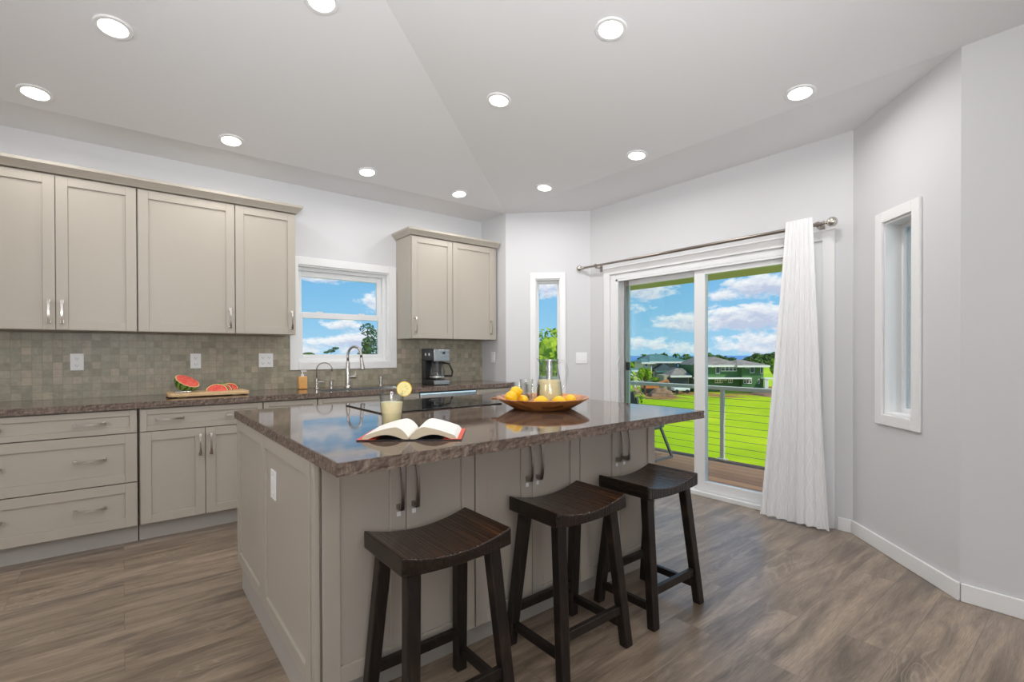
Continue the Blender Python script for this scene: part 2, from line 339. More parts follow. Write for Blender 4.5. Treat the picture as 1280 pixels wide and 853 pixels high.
def emit(name,col,st):
    m=bpy.data.materials.new(name);m.use_nodes=True;nt=m.node_tree;bs=nt.nodes['Principled BSDF'];bs.inputs['Base Color'].default_value=(.9,.9,.9,1)
    bs.inputs['Emission Color'].default_value=col;bs.inputs['Emission Strength'].default_value=st;return m
M['lens']=emit('lit_lamp_lens',(1,.98,.94,1),10)
M['led']=emit('dishwasher_light_strip',srgb(120,190,215),.55)
def deckm():
    m,nt,bs=new('weathered_deck_boards');br=N(nt,'ShaderNodeTexBrick',offset=.4);setin(br,Scale=1,Mortar_Size=.004,Brick_Width=3.6,Row_Height=.14)
    v=coord(nt,(1,1,1),(0,0,PI/2));L(nt,v,br.inputs['Vector']);br.inputs['Color1'].default_value=srgb(128,98,70);br.inputs['Color2'].default_value=srgb(170,138,104);br.inputs['Mortar'].default_value=srgb(50,38,28)
    n=noi(nt,coord(nt,(30,1.5,3)),3,5,.6);L(nt,mix(nt,.5,br.outputs['Color'],ramp(nt,n,[(.3,srgb(104,78,54)),(.7,srgb(190,160,126))]),'OVERLAY'),bs.inputs['Base Color']);setin(bs,Roughness=.65);return m
M['deck']=deckm()
M['rail']=plain('taupe_railing_paint',srgb(206,200,182),.45)
M['cable']=plain('steel_cable',(.22,.22,.2),.4,.6)
M['soffit']=plain('olive_soffit',srgb(206,200,130),.6)
M['chairmetal']=plain('grey_chair_frame',srgb(84,86,88),.45);M['sling']=plain('grey_sling',srgb(96,92,90),.8,bmp=.3,bscale=300)
M['gw']=tint_noise('green_siding',srgb(72,112,62),srgb(88,132,74),3,.7,(1,1,8))
M['cream']=plain('cream_stucco',srgb(226,222,196),.8,noise_=.04,bscale=8);M['tan']=plain('tan_stucco',srgb(182,172,146),.8,noise_=.05,bscale=8)
M['roof_b']=tint_noise('brown_grey_shingles',srgb(128,116,104),srgb(160,148,134),.9,.85);M['roof_t']=tint_noise('teal_metal_roof',srgb(72,112,104),srgb(98,140,130),.5,.5,(8,1,1))
M['roof_d']=plain('slate_grey_roof',srgb(84,96,98),.7,noise_=.06,bscale=6)
M['wtrim']=plain('house_white_trim',srgb(240,238,226),.6);M['hglass']=plain('house_window_glass',(.05,.07,.07),.08)
M['bark']=tint_noise('bark',srgb(70,56,44),srgb(110,92,74),6,.9)
def leafm(name,a,b,s=.6):
    m,nt,bs=new(name);v=coord(nt);L(nt,ramp(nt,noi(nt,v,s,4),[(.32,a),(.68,b)]),bs.inputs['Base Color']);setin(bs,Roughness=.6);bs.inputs['Specular IOR Level'].default_value=.2;return m
M['leaf']=leafm('bright_leaves',srgb(92,128,22),srgb(176,196,52),1.2);M['leafd']=leafm('dark_leaves',srgb(42,74,26),srgb(92,124,44),.3)
M['leafy']=leafm('yellow_green_leaves',srgb(120,158,30),srgb(182,206,50),.8);M['leafs']=leafm('sparse_leaves',srgb(44,70,40),srgb(96,122,72),1)
M['soil']=tint_noise('red_soil',srgb(128,98,72),srgb(168,130,98),1.2,.95)
M['ocean']=plain('blue_ocean',srgb(40,124,190),.35,spec=.3)
M['rubber']=plain('tyre_rubber',(.02,.02,.02),.8);M['carwhite']=plain('white_car_paint',srgb(235,235,235),.25);M['cardark']=plain('dark_car_paint',srgb(60,64,68),.25);M['orange']=plain('orange_machine_paint',srgb(214,132,66),.5)
def lawn():
    m,nt,bs=new('mown_lawn_with_bare_soil');tc=N(nt,'ShaderNodeTexCoord');sx=N(nt,'ShaderNodeSeparateXYZ');L(nt,tc.outputs['Object'],sx.inputs[0])
    d=math_(nt,'ADD',math_(nt,'MULTIPLY',sx.outputs[0],.6256),math_(nt,'MULTIPLY',sx.outputs[1],.7801))
    n=noi(nt,coord(nt,(.35,.35,1)),.5,6,.6);n2=noi(nt,coord(nt,(.09,.13,1)),.6,4,.55)
    g=ramp(nt,n,[(.3,srgb(154,178,8)),(.5,srgb(182,202,12)),(.72,srgb(206,216,34))]);g=mix(nt,.3,g,ramp(nt,n2,[(.35,srgb(104,160,8)),(.65,srgb(206,214,50))]))
    fg=noi(nt,coord(nt),9,4,.7);g=mix(nt,.25,g,ramp(nt,fg,[(.3,srgb(90,130,10)),(.7,srgb(200,220,60))]),'OVERLAY')
    band=ramp(nt,math_(nt,'DIVIDE',d,140),[(.515,(0,0,0,1)),(.585,(1,1,1,1)),(.80,(1,1,1,1)),(.88,(0,0,0,1))])
    nz=noi(nt,coord(nt,(.25,.12,1),(0,0,-.9)),.9,5,.65);k=ramp(nt,math_(nt,'MULTIPLY',band,nz),[(.40,(0,0,0,1)),(.50,(1,1,1,1))])
    s=ramp(nt,noi(nt,coord(nt),1.2,5),[(.3,srgb(126,84,54)),(.5,srgb(170,116,74)),(.7,srgb(150,146,70))])
    L(nt,mix(nt,k,g,s),bs.inputs['Base Color']);setin(bs,Roughness=.9);bs.inputs['Specular IOR Level'].default_value=.1
    return m
M['lawn']=lawn()

# ---------------------------------------------------------------- the room
HC=2.7245; X1=3.22; YB=4.5717; Y1=4.12; X2=3.855; Y2=3.485; Y3=1.12; Y4=.485; XL=-3.5; YR=-4.5
def struct(name,o,label=None): return tag(o,label,None,None,'structure')
b=MB().prism([(XL,YR),(X1,YR),(X1,Y4),(X2,Y3),(X2,Y2),(X1,Y1),(X1,YB),(XL,YB)],-.04,0)
struct('floor',b.build('floor',M['floor']),'grey brown oak plank floor')
# ceiling: flat border, hip slopes, raised flat
xl,xr,yb,yt=-3.05,3.22,-4.05,4.12;dx_,dy_=2.88,2.40;rz=HC+.36
b=MB();
vs=[(xl,yb,HC),(xr,yb,HC),(xr,yt,HC),(xl,yt,HC),(xl+dx_,yb+dy_,rz),(xr-dx_,yb+dy_,rz),(xr-dx_,yt-dy_,rz),(xl+dx_,yt-dy_,rz),(xr,Y4,HC)]
b.add(vs,[(0,1,5,4),(1,8,2,6,5),(2,3,7,6),(3,0,4,7),(4,5,6,7)])
b.add([(XL,YR,HC),(X1,YR,HC),(X1,yb,HC),(xl,yb,HC),(xl,yt,HC),(X1,yt,HC),(X1,YB,HC),(XL,YB,HC),(X1,Y4,HC),(X2,Y3,HC),(X2,Y2,HC)],
 [(0,1,2,3),(0,3,4,7),(7,4,5,6),(8,9,10,5)])
ce=b.build('ceiling',M['ceiling'],weld=True,solid=-1)
m=ce.modifiers.new('t','SOLIDIFY');m.thickness=.05;m.offset=-1
import bmesh
bm=bmesh.new();bm.from_mesh(ce.data)
for f in bm.faces:
    if f.normal.z>0:f.normal_flip()
bm.to_mesh(ce.data);bm.free()
struct('ceiling',ce,'white coved ceiling')
WT=.16
def wall(name,p,q,holes=(),label=None,h=HC+.0,ext=(0,0)):
    """wall whose room face runs p->q (room on the right hand side of p->q is outward); T maps (along, depth outward, z)"""
    p=Vector(p);q=Vector(q);u=(q-p).normalized();n=Vector((u.y*-1,u.x));Ln=(q-p).length
    T=lambda a,d,z:(p.x+u.x*a+n.x*d,p.y+u.y*a+n.y*d,z)
    b=MB(T);a0=-ext[0];a1=Ln+ext[1];x=a0
    for (h0,h1,z0,z1) in holes:
        b.box(x,h0,0,WT,0,h);b.box(h0,h1,0,WT,z1,h)
        if z0>0:b.box(h0,h1,0,WT,0,z0)
        x=h1
    b.box(x,a1,0,WT,0,h)
    struct(name,b.build(name,M['wall']),label);return T,Ln
# outward normal = left of direction p->q
wall('wall_back',(XL,YB),(X1,YB),[(1.195-XL,2.083-XL,1.145,2.02)],'white kitchen wall behind the cabinets',ext=(.16,.16))
wall('wall_return',(X1,YB),(X1,Y1),(),'short white return wall at the counter end')
TA,LA=wall('wall_bay_left',(X1,Y1),(X2,Y2),[(.449-.13,.449+.13,.85,2.01)],'angled white wall with slim window')
TD,LD=wall('wall_bay_centre',(X2,Y2),(X2,Y3),[(Y2-3.214,Y2-1.30,0,2.01)],'white wall around the sliding door',ext=(.07,.07))
TC,LC=wall('wall_bay_right',(X2,Y3),(X1,Y4),[(.449-.13,.449+.13,.85,2.01)],'angled white wall with narrow deep window')
wall('wall_right',(X1,Y4),(X1,YR),(),'white wall at the right edge')
wall('wall_rear',(X1,YR),(XL,YR),(),'rear wall')
wall('wall_left',(XL,YR),(XL,YB),(),'left wall')
def base(name,T,a0,a1):
    b=MB(T).box(a0,a1,-.014,-.0005,0,.088);struct(name,b.build(name,M['trim'],bevel=.003),'white baseboard')
base('baseboard_bay_right',TC,.006,LC+.006)
base('baseboard_bay_centre',TD,2.28,LD-.006)
Tr=lambda a,d,z:(X1+d,Y4-a,z)
base('baseboard_right',Tr,.006,3)
base('baseboard_bay_left',TA,.0,LA-.006)

# narrow bay windows (local frame of their wall)
def slim_window(name,T,label):
    root=empty(name,T(.449,0,.85),label,None,None,'structure')
    c=.449;b=MB(T)
    for (a0,a1,z0,z1) in ((c-.19,c-.128,.785,2.075),(c+.128,c+.19,.785,2.075),(c-.128,c+.128,2.012,2.075),(c-.128,c+.128,.785,.848)): b.box(a0,a1,-.018,-.0005,z0,z1)
    b.build('casing',M['trim'],root,bevel=.003)
    b=MB(T)
    for (a0,a1,z0,z1) in ((c-.13,c-.12,.85,2.01),(c+.12,c+.13,.85,2.01),(c-.12,c+.12,2.0,2.01),(c-.12,c+.12,.85,.86)): b.box(a0,a1,.0,.12,z0,z1)
    b.build('jamb_liner',M['trim'],root)
    b=MB(T)
    for (a0,a1,z0,z1) in ((c-.12,c-.10,.86,2.0),(c+.10,c+.12,.86,2.0),(c-.10,c+.10,1.975,2.0),(c-.10,c+.10,.86,.885)): b.box(a0,a1,.09,.13,z0,z1)
    b.build('sash_frame',M['vinyl'],root,bevel=.002)
    MB(T).box(c-.10,c+.10,.108,.112,.885,1.975).build('pane',M['pane'],root)
slim_window('window_2',TA,'slim white framed window with green tree outside')
slim_window('window_3',TC,'narrow deep white window on the right wall')

# kitchen double-hung window
W=empty('window_1',(1.64,YB,1.145),'white double hung window above the sink',None,None,'structure')
b=MB()
for r in ((1.149,1.222,1.078,2.09),(2.083,2.159,1.078,2.09),(1.222,2.083,2.02,2.09),(1.222,2.083,1.078,1.147)): b.box(r[0],r[1],YB-.02,YB+.0,r[2],r[3])
b.build('casing',M['trim'],W,bevel=.003)
b=MB()
for r in ((1.195,1.207,1.145,2.02),(2.071,2.083,1.145,2.02),(1.207,2.071,2.008,2.02),(1.207,2.071,1.145,1.157)): b.box(r[0],r[1],YB,YB+.13,r[2],r[3])
b.build('jamb_liner',M['trim'],W)
b=MB()
for r in ((1.207,1.235,1.157,2.008),(2.043,2.071,1.157,2.008),(1.235,2.043,1.98,2.008),(1.235,2.043,1.157,1.185)): b.box(r[0],r[1],YB+.055,YB+.125,r[2],r[3])
b.build('window_frame',M['vinyl'],W,bevel=.002)
def sash(y0,z0,z1,nm,bot,top):
    b=MB();b.box(1.235,1.278,y0,y0+.03,z0,z1);b.box(1.998,2.043,y0,y0+.03,z0,z1);b.box(1.278,1.998,y0,y0+.03,z0,z0+bot);b.box(1.278,1.998,y0,y0+.03,z1-top,z1)
    s=b.build(nm,M['vinyl'],W,bevel=.003);MB().box(1.278,1.998,y0+.013,y0+.017,z0+bot,z1-top).build('pane',M['pane'],s);return s
sash(YB+.092,1.57,1.98,'upper_sash',.035,.05)
lo=sash(YB+.06,1.185,1.60,'lower_sash',.03,.052)
for x in (1.43,1.83): MB().box(x-.03,x+.03,YB+.066,YB+.088,1.60,1.612).build('sash_lock',M['vinyl'],W,bevel=.003)

# sliding glass door
D=empty('door_1',(X2,2.26,0),'white framed sliding glass door to the deck',None,None,'structure')
b=MB()
b.box(X2-.018,X2-.0005,3.214,3.289,0,2.085);b.box(X2-.018,X2-.0005,1.225,1.30,0.0,2.085);b.box(X2-.018,X2-.0005,1.30,3.214,2.01,2.085)
b.box(X2-.026,X2-.018,1.225,3.289,2.072,2.085)
b.build('casing',M['trim'],D,bevel=.003)
b=MB();b.box(X2,X2+.15,3.15,3.214,0,2.01);b.box(X2,X2+.15,1.30,1.36,0,2.01);b.box(X2,X2+.15,1.36,3.15,1.955,2.01);b.box(X2-.012,X2+.15,1.30,3.214,0,.035)
b.box(X2,X2+.02,3.12,3.15,.035,1.955);b.box(X2,X2+.02,1.36,3.15,1.935,1.955)
b.build('door_frame',M['vinyl'],D,bevel=.003)
def panel(x0,y0,y1,nm,gm,sl,sr):
    b=MB();z0,z1=.037,1.953
    b.box(x0,x0+.045,y1-sl,y1,z0,z1);b.box(x0,x0+.045,y0,y0+sr,z0,z1);b.box(x0,x0+.045,y0+sr,y1-sl,z0,z0+.085);b.box(x0,x0+.045,y0+sr,y1-sl,z1-.06,z1)
    p=b.build(nm,M['vinyl'],D,bevel=.003);MB().box(x0+.02,x0+.026,y0+sr,y1-sl,z0+.085,z1-.06).build('pane',gm,p);return p
p1=panel(X2+.085,2.235,3.15,'fixed_panel',M['pane_tint'],.085,.075)
p2=panel(X2+.03,1.36,2.31,'sliding_panel',M['pane'],.10,.085)
# latch and pull on left jamb panel
b=MB();b.box(X2+.05,X2+.084,3.035,3.062,1.05,1.13);lk=b.build('latch',M['black'],D,bevel=.003)
b=MB();b.tube([(X2+.06,3.125,1.00+.16*(1-cos(t))/2) if False else (X2+.028-.035*sin(t),3.12,1.03+.16*t/PI) for t in [PI*i/10 for i in range(11)]],.007,8);b.build('door_pull',M['vinyl'],D,smooth='all')
b=MB().box(X2+.031,X2+.084,3.05,3.066,.04,1.95);b.build('weather_strip',M['pewter'],D)

# recessed lights
def ceil_n(x,y):
    d=[((x-xl)*.125,(-.125,0)),((xr-x)*.125,(.125,0)),((y-yb)*.15,(0,-.15)),((yt-y)*.15,(0,.15))];k=min(d,key=lambda t:t[0])
    return Vector((0,0,-1)) if k[0]<=0 else Vector((-k[1][0],-k[1][1],-1)).normalized()
LP=[(-0.027,3.161,2.868,'second from left, left of the island'),(-0.388,3.95,2.75,'over the left drawer cabinet'),(0.613,3.961,2.748,'over the wide single upper door'),
 (1.612,3.949,2.75,'over the sink window'),(2.524,3.95,2.75,'over the coffee maker'),(3.037,3.305,2.747,'nearest the angled slim-window corner'),(3.085,2.312,2.741,'in front of the sliding door'),
 (1.933,2.543,2.885,'above the middle of the island'),(1.956,1.626,2.883,'large one high at top centre'),(3.091,1.164,2.741,'above the white curtain'),(0.778,2.47,2.972,'cut off by the top edge of the photo')]
def recessed():
    root=empty('recessed_light',(0,0,0),'x','light','recessed ceiling lights')
    MB().lathe([(.060,-.001),(.062,-.004),(.078,-.004),(.081,-.001),(.081,.009),(.060,.009)],36,close=True).build('trim_ring',M['trim'],root,smooth=True)
    MB().lathe([(0,.001),(.060,.001),(.060,.004),(0,.004)],36).build('lens',M['lens'],root)
    return root
r0=recessed()
for i,(x,y,z,t) in enumerate(LP):
    r=r0 if i==0 else copy_tree(r0);n=ceil_n(x,y);r.location=Vector((x,y,z))+n*.004
    r.rotation_euler=(Vector((0,0,-1)).rotation_difference(n)).to_euler();r['label']='round white recessed ceiling light, '+t
    la=bpy.data.lights.new('downlight_glow','AREA');la.shape='DISK';la.size=.10;la.energy=6.0 if i in (5,6,9) else 3.6;la.color=(1,.985,.965)
    lo_=bpy.data.objects.new('downlight_glow',la);COL.objects.link(lo_);lo_.location=Vector((x,y,z))+n*.02;lo_.rotation_euler=n.to_track_quat('-Z','Y').to_euler()

# ---------------------------------------------------------------- cabinets
FR=3.945; UF=4.24
def shaker(x0,x1,z0,z1,y,parent,name='door',st=.058,th=.02,T=None,mat='cab'):
    b=MB(T);b.box(x0,x0+st,y,y+th,z0,z1);b.box(x1-st,x1,y,y+th,z0,z1);b.box(x0+st,x1-st,y,y+th,z1-st,z1);b.box(x0+st,x1-st,y,y+th,z0,z0+st)
    b.box(x0+st,x1-st,y+.009,y+th-.001,z0+st,z1-st)
    return b.build(name,M[mat],parent,bevel=.0015)
def pull(c,L_,vert,parent,y,mat='nickel',out=.03,T=None):
    """arched flat bar pull on two square feet"""
    b=MB(T);cx,cz=c;w=.011
    def P(a,d): return (cx,y-d,cz+a) if vert else (cx+a,y-d,cz)
    for sg in (-1,1):
        a=sg*(L_/2-.009)
        if vert:b.box(cx-.009,cx+.009,y-out*.75,y-.0002,cz+a-.009,cz+a+.009)
        else:b.box(cx+a-.009,cx+a+.009,y-out*.75,y-.0002,cz-.009,cz+.009)
    n=12;vs=[];fs=[]
    for i in range(n+1):
        t=-1+2*i/n;a=t*L_/2;d=out*(.75+.35*(1-t*t));hw=.0085-.003*(1-t*t)
        for dd in (d,d+.006):
            for s_ in (-hw,hw):
                vs.append((cx+s_,y-dd,cz+a) if vert else (cx+a,y-dd,cz+s_))
    for i in range(n):
        k=i*4;fs+=[(k,k+1,k+5,k+4),(k+3,k+2,k+6,k+7),(k+2,k,k+4,k+6),(k+1,k+3,k+7,k+5)]
    fs+=[(0,2,3,1),(n*4,n*4+1,n*4+3,n*4+2)];b.add(vs,fs)
    return b.build('handle',M[mat],parent,smooth=True)
GU='upper wall cabinets'
def upper(x0,x1,doors,label,z0=1.38,z1=2.375):
    r=empty('wall_cabinet',((x0+x1)/2,4.4,z0),label,'cabinet',GU)
    b=MB();b.box(x0,x1,UF+.022,YB-.001,z0,z1);b.build('body',M['cab'],r,bevel=.001)
    for (a,c,hx) in doors:
        d=shaker(a,c,z0+.002,z1-.008,UF,r);pull((hx,1.497),.15,True,d,UF)
    return r
upper(-.742,.0805,[(-.740,-.333,-.362),(-.329,.0785,-.300)],'two door greige wall cabinet at the far left above the tiled backsplash')
upper(.0835,.678,[(.088,.675,.642)],'wall cabinet with one wide door above the cut watermelon')
upper(.680,1.118,[(.681,1.115,1.083)],'narrow one door wall cabinet directly left of the sink window')
ur=upper(2.165,3.195,[(2.172,2.626,2.205),(2.632,3.15,3.105)],'two door greige wall cabinet hanging above the coffee maker',1.368,2.365)
def crown(x0,x1,parent,name,loc,left,right,z0=2.37,zt=2.43):
    prof=[(0,0),(.012,0),(.020,.012),(.036,.030),(.048,.042),(.05,.06),(0,.06)]
    yf=UF+.001;b=MB();path=[]
    ins=.0
    # path points in plan with outward offsets handled by mitre
    def ring(ox):
        p=[]
        if left:p+=[(x0-ox,YB-.001),(x0-ox,yf-ox)]
        else:p+=[(x0,yf-ox)]
        if right:p+=[(x1+ox,yf-ox),(x1+ox,YB-.001)]
        else:p+=[(x1,yf-ox)]
        return p
    rows=[[(x,y,z0+z) for x,y in ring(o)] for o,z in prof];m_=len(rows[0]);n=len(rows);vs=[v for r in rows for v in r];fs=[]
    for i in range(n):
        j=(i+1)%n
        for k in range(m_-1): fs.append((i*m_+k,i*m_+k+1,j*m_+k+1,j*m_+k))
    fs.append(tuple(i*m_ for i in range(n)));fs.append(tuple(i*m_+m_-1 for i in reversed(range(n))))
    b.add(vs,fs);b.box(x0+.001,x1-.001,yf,YB-.001,z0,zt-.004) 
    return b.build(name,M['cab'],parent,loc=loc)
c=crown(-.742,1.118,None,'crown_molding',(.19,UF,2.376),False,True,2.376)
tag(c,'greige crown molding running along the top of the left wall cabinets','molding')
crown(2.166,3.194,ur,'crown',None,True,False,2.366)
# base units
def basebody(r,x0,x1,z1=.874):
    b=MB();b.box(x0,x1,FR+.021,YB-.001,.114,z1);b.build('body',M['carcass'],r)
    MB().box(x0,x1,FR+.075,FR+.09,0,.114).build('toe_kick',M['toe'],r)
r=empty('drawer_cabinet',(-.39,4.25,0),'wide greige base cabinet with three long drawers at the far left','cabinet','base cabinets along the back wall')
basebody(r,-.85,.073)
for z0,z1 in ((.722,.866),(.406,.716),(.120,.400)):
    d=shaker(-.845,.069,z0,z1,FR,r,'drawer',st=.06 if z1-z0>.2 else .036)
    for hx in (-.615,-.16):
        pull((hx,(z0+z1)/2+(.01 if z1-z0>.2 else .0)),.155,False,d,FR)
r=empty('base_cabinet',(.445,4.25,0),'greige base cabinet with one wide drawer over two doors, below the watermelon board','cabinet','base cabinets along the back wall')
basebody(r,.079,.806)
d=shaker(.085,.803,.722,.866,FR,r,'drawer',st=.036)
for hx in (.243,.645): pull((hx,.796),.155,False,d,FR)
for a,c_,hx in ((.085,.442,.412),(.446,.803,.476)):
    d=shaker(a,c_,.120,.716,FR,r);pull((hx,.605),.15,True,d,FR)
r=empty('base_cabinet',(1.0,4.25,0),'narrow greige base cabinet between the wide drawer unit and the sink unit','cabinet','base cabinets along the back wall')
basebody(r,.808,1.196);d=shaker(.811,1.193,.722,.866,FR,r,'drawer',st=.036);pull((1.0,.796),.155,False,d,FR);d=shaker(.811,1.193,.12,.716,FR,r);pull((1.16,.6),.15,True,d,FR)
r=empty('sink_cabinet',(1.65,4.25,0),'greige sink base cabinet under the kitchen window','cabinet','base cabinets along the back wall')
basebody(r,1.198,2.092,.66);shaker(1.201,2.089,.722,.866,FR,r,'false_drawer_front',st=.036)
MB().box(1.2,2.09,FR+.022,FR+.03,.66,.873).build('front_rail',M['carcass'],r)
for a,c_,hx in ((1.201,1.643,1.61),(1.647,2.089,1.68)): d=shaker(a,c_,.12,.716,FR,r);pull((hx,.6),.15,True,d,FR)
r=empty('dishwasher',(2.40,4.25,0),'dark dishwasher with a pale blue lit top edge under the coffee maker','dishwasher')
MB().box(2.098,2.706,FR+.03,YB-.05,.10,.870).build('body',M['black'],r)
MB().box(2.10,2.704,FR-.004,FR+.03,.12,.845).build('door_panel',M['steel'],r,bevel=.003)
MB().box(2.10,2.704,FR-.004,FR+.006,.848,.860).build('light_strip',M['led'],r)
MB().box(2.10,2.704,FR+.075,FR+.09,0,.10).build('toe_kick',M['black'],r)
r=empty('base_cabinet',(2.95,4.25,0),'greige base cabinet right of the dishwasher at the end of the counter','cabinet','base cabinets along the back wall')
basebody(r,2.712,3.16);d=shaker(2.716,3.157,.722,.866,FR,r,'drawer',st=.036);pull((2.94,.796),.155,False,d,FR)
d=shaker(2.716,3.157,.12,.716,FR,r);pull((2.76,.6),.15,True,d,FR)

# back worktop with undermount sink hole
def chisel(b,n=60): pass
YF=3.923;ZT=.915;ZB=.875
sx0,sx1,sy0,sy1=1.28,2.02,3.99,4.30
r=empty('countertop',(1.15,4.25,ZB),'polished dark brown stone worktop along the back wall','countertop')
b=MB();XE=3.165
b.box(-.862,sx0,YF+.004,YB-.001,ZB,ZT);b.box(sx1,X1-.001,sy0,YB-.001,ZB,ZT);b.box(sx1,XE,YF+.004,sy0,ZB,ZT);b.box(sx0,sx1,YF+.004,sy0,ZB,ZT);b.box(sx0,sx1,sy1,YB-.001,ZB,ZT)
b.build('slab',M['stone'],r)
def rough_edge(pts,z0,z1,th,parent,seed,step=.012):
    """rough chiselled front edge strip following pts (outer line)"""
    b=MB();rows=[]
    segs=[];
    for a,c in zip(pts[:-1],pts[1:]):
        a=Vector(a);c=Vector(c);n=max(2,int((c-a).length/step))
        for i in range(n): segs.append((a.lerp(c,i/n),(c-a).normalized()))
    segs.append((Vector(pts[-1]),(Vector(pts[-1])-Vector(pts[-2])).normalized()))
    nz=6;vs=[];fs=[]
    for i,(p,d) in enumerate(segs):
        if 0<i<len(segs)-1: d=((segs[i][1]+segs[i-1][1])).normalized()
        nn=Vector((d.y,-d.x))
        for j in range(nz+1):
            z=z0+(z1-z0)*j/nz
            k=0 if j in(0,nz) else 1
            q=noise.noise(Vector((p.x*55,p.y*55,z*70+seed)))*.0045*(.35+.65*k)
            w=p+nn*(q-.0015);vs.append((w.x,w.y,z))
    for i in range(len(segs)-1):
        for j in range(nz):
            a=i*(nz+1)+j;fs.append((a,a+nz+1,a+nz+2,a+1))
    # back closing
    base_=len(vs)
    for i,(p,d) in enumerate(segs):
        if 0<i<len(segs)-1: d=((segs[i][1]+segs[i-1][1])).normalized()
        nn=Vector((d.y,-d.x));w=p-nn*th;vs.append((w.x,w.y,z0));vs.append((w.x,w.y,z1))
    for i in range(len(segs)-1):
        a=i*(nz+1);c=base_+2*i;fs.append((a+nz,a+nz+nz+1,c+3,c+1));fs.append((a,c,c+2,a+nz+1))
    b.add(vs,fs);return b.build('chiselled_edge',M['stone_edge'],parent)
rough_edge([(-.862,YF),(XE,YF)],ZB,ZT,.006,r,3)
# sink
r=empty('sink',((sx0+sx1)/2,(sy0+sy1)/2,.68),'undermount stainless steel sink below the kitchen window','sink')
b=MB();g=.004
b.box(sx0-.012,sx1+.012,sy0-.012,sy0+.001,.68,.8745);b.box(sx0-.012,sx1+.012,sy1-.001,sy1+.012,.68,.8745);b.box(sx0-.012,sx0+.001,sy0,sy1,.68,.8745);b.box(sx1-.001,sx1+.012,sy0,sy1,.68,.8745);b.box(sx0,sx1,sy0,sy1,.68,.686)
b.box(sx0,sx1,sy1-.006,sy1-.0005,.70,.9125);b.box(sx0+.0005,sx0+.006,sy0,sy1,.70,.9125);b.box(sx1-.006,sx1-.0005,sy0,sy1,.70,.9125);b.box(sx0,sx1,sy0+.0005,sy0+.006,.70,.9125)
b.build('basin',M['steel'],r)
MB().lathe([(0,.687),(.04,.687),(.045,.690),(.03,.690),(0,.689)],24,(1.65,4.15,0)).build('drain',M['pewter'],r)
# tiled backsplash
b=MB();b.box(-.862,1.149,YB-.009,YB-.0005,.9152,1.378);b.box(1.149,2.159,YB-.009,YB-.0005,.9152,1.078);b.box(2.159,X1-.001,YB-.009,YB-.0005,.9152,1.366)
tag(b.build('backsplash',M['tile'],loc=(1.15,YB-.005,.915)),'grey green square stone mosaic backsplash above the back worktop','backsplash')

# ---------------------------------------------------------------- island
IY=1.62; IB=2.96; IX=.498; GI='island cabinets with two doors each'
xs=[.5,1.1065,1.7175,2.325]
for i,lb in enumerate(('island cabinet with two doors behind the nearest stool','island cabinet with two doors behind the middle stool','island cabinet with two doors behind the farthest stool')):
    r=empty('island_cabinet',((xs[i]+xs[i+1])/2,(IY+IB)/2,0),lb,'cabinet',GI)
    a,c=xs[i],xs[i+1];mid=(a+c)/2
    b=MB();b.box(a+.0005,c-.0005,IY+.021,IB,.114,.874);b.build('body',M['cab'],r)
    MB().box(a+.0005,c-.0005,IY+.08,IB-.1,0,.114).build('toe_kick',M['toe'],r)
    for p,q,hx in ((a+.003,mid-.0015,mid-.030),(mid+.0015,c-.003,mid+.030)):
        d=shaker(p,q,.117,.871,IY,r,st=.06);pull((hx,.752),.17,True,d,IY,'pewter',.032)
        label_part(MB().box(hx-.0075,hx+.0075,IY-.0022,IY-.0003,.640,.656).build('bumper_sticker' if False else 'hinge_tab',M['plate'],d),'small white tab under the handle')
# end panel with two shaker fields
r=empty('island_end_panel',(IX-.012,2.29,0),'greige paneled left end of the island with a white outlet','end panel')
Te=lambda a,d,z:(IX-.022+d,a,z)
def shk(a0,a1):
    b=MB(Te);st=.055
    return shaker(a0,a1,.117,.874,0,r,'panel',st=st,T=Te)
shk(2.362,IB);shk(1.662,2.358)
MB(Te).box(IY+.004,1.657,.003,.021,.117,.874).build('corner_post',M['cab'],r,bevel=.002)
MB(Te).box(IY+.08,IB-.1,.006,.020,0,.116).build('toe_kick',M['toe'],r)
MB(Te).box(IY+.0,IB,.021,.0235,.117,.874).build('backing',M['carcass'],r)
# outlets / switches
def outlet(T,a,z,label,kind='duplex',w=.072,h=.118,cat='outlet',d0=0.0):
    r=empty('wall_outlet' if cat=='outlet' else 'light_switch',T(a,d0,z-h/2),label,cat)
    MB(T).box(a-w/2,a+w/2,d0-.007,d0-.0003,z-h/2,z+h/2).build('face_plate',M['plate'],r,bevel=.002)
    cols=[a] if w<.1 else [a-.024,a+.024]
    for c_ in cols:
        if kind=='duplex':
            for dz in (-.024,.024):
                s=MB(T).box(c_-.017,c_+.017,d0-.0095,d0-.007,z+dz-.015,z+dz+.015).build('socket',M['plate'],r,bevel=.001)
                b=MB(T);b.box(c_-.008,c_-.006,d0-.0102,d0-.0094,z+dz-.004,z+dz+.006);b.box(c_+.006,c_+.008,d0-.0102,d0-.0094,z+dz-.004,z+dz+.005);b.box(c_-.002,c_+.002,d0-.0102,d0-.0094,z+dz-.011,z+dz-.007);b.build('slots',M['dark_slot'],s)
        elif kind=='rocker':
            MB(T).box(c_-.016,c_+.016,d0-.011,d0-.007,z-.033,z+.033).build('rocker',M['plate'],r,bevel=.002)
Tb=lambda a,d,z:(a,YB-.009+d,z)
outlet(Tb,-.249,1.170,'white duplex outlet at the far left of the tiled backsplash')
outlet(Tb,.451,1.168,'white duplex outlet above the cut watermelon')
outlet(Tb,.957,1.168,'wide white double outlet on the tile left of the sink window',w=.112)
outlet(Te,2.17,.688,'white outlet on the panelled left end of the island',d0=.009,w=.075,kind='rocker')
Ts=lambda a,d,z:(X1+d,a,z)
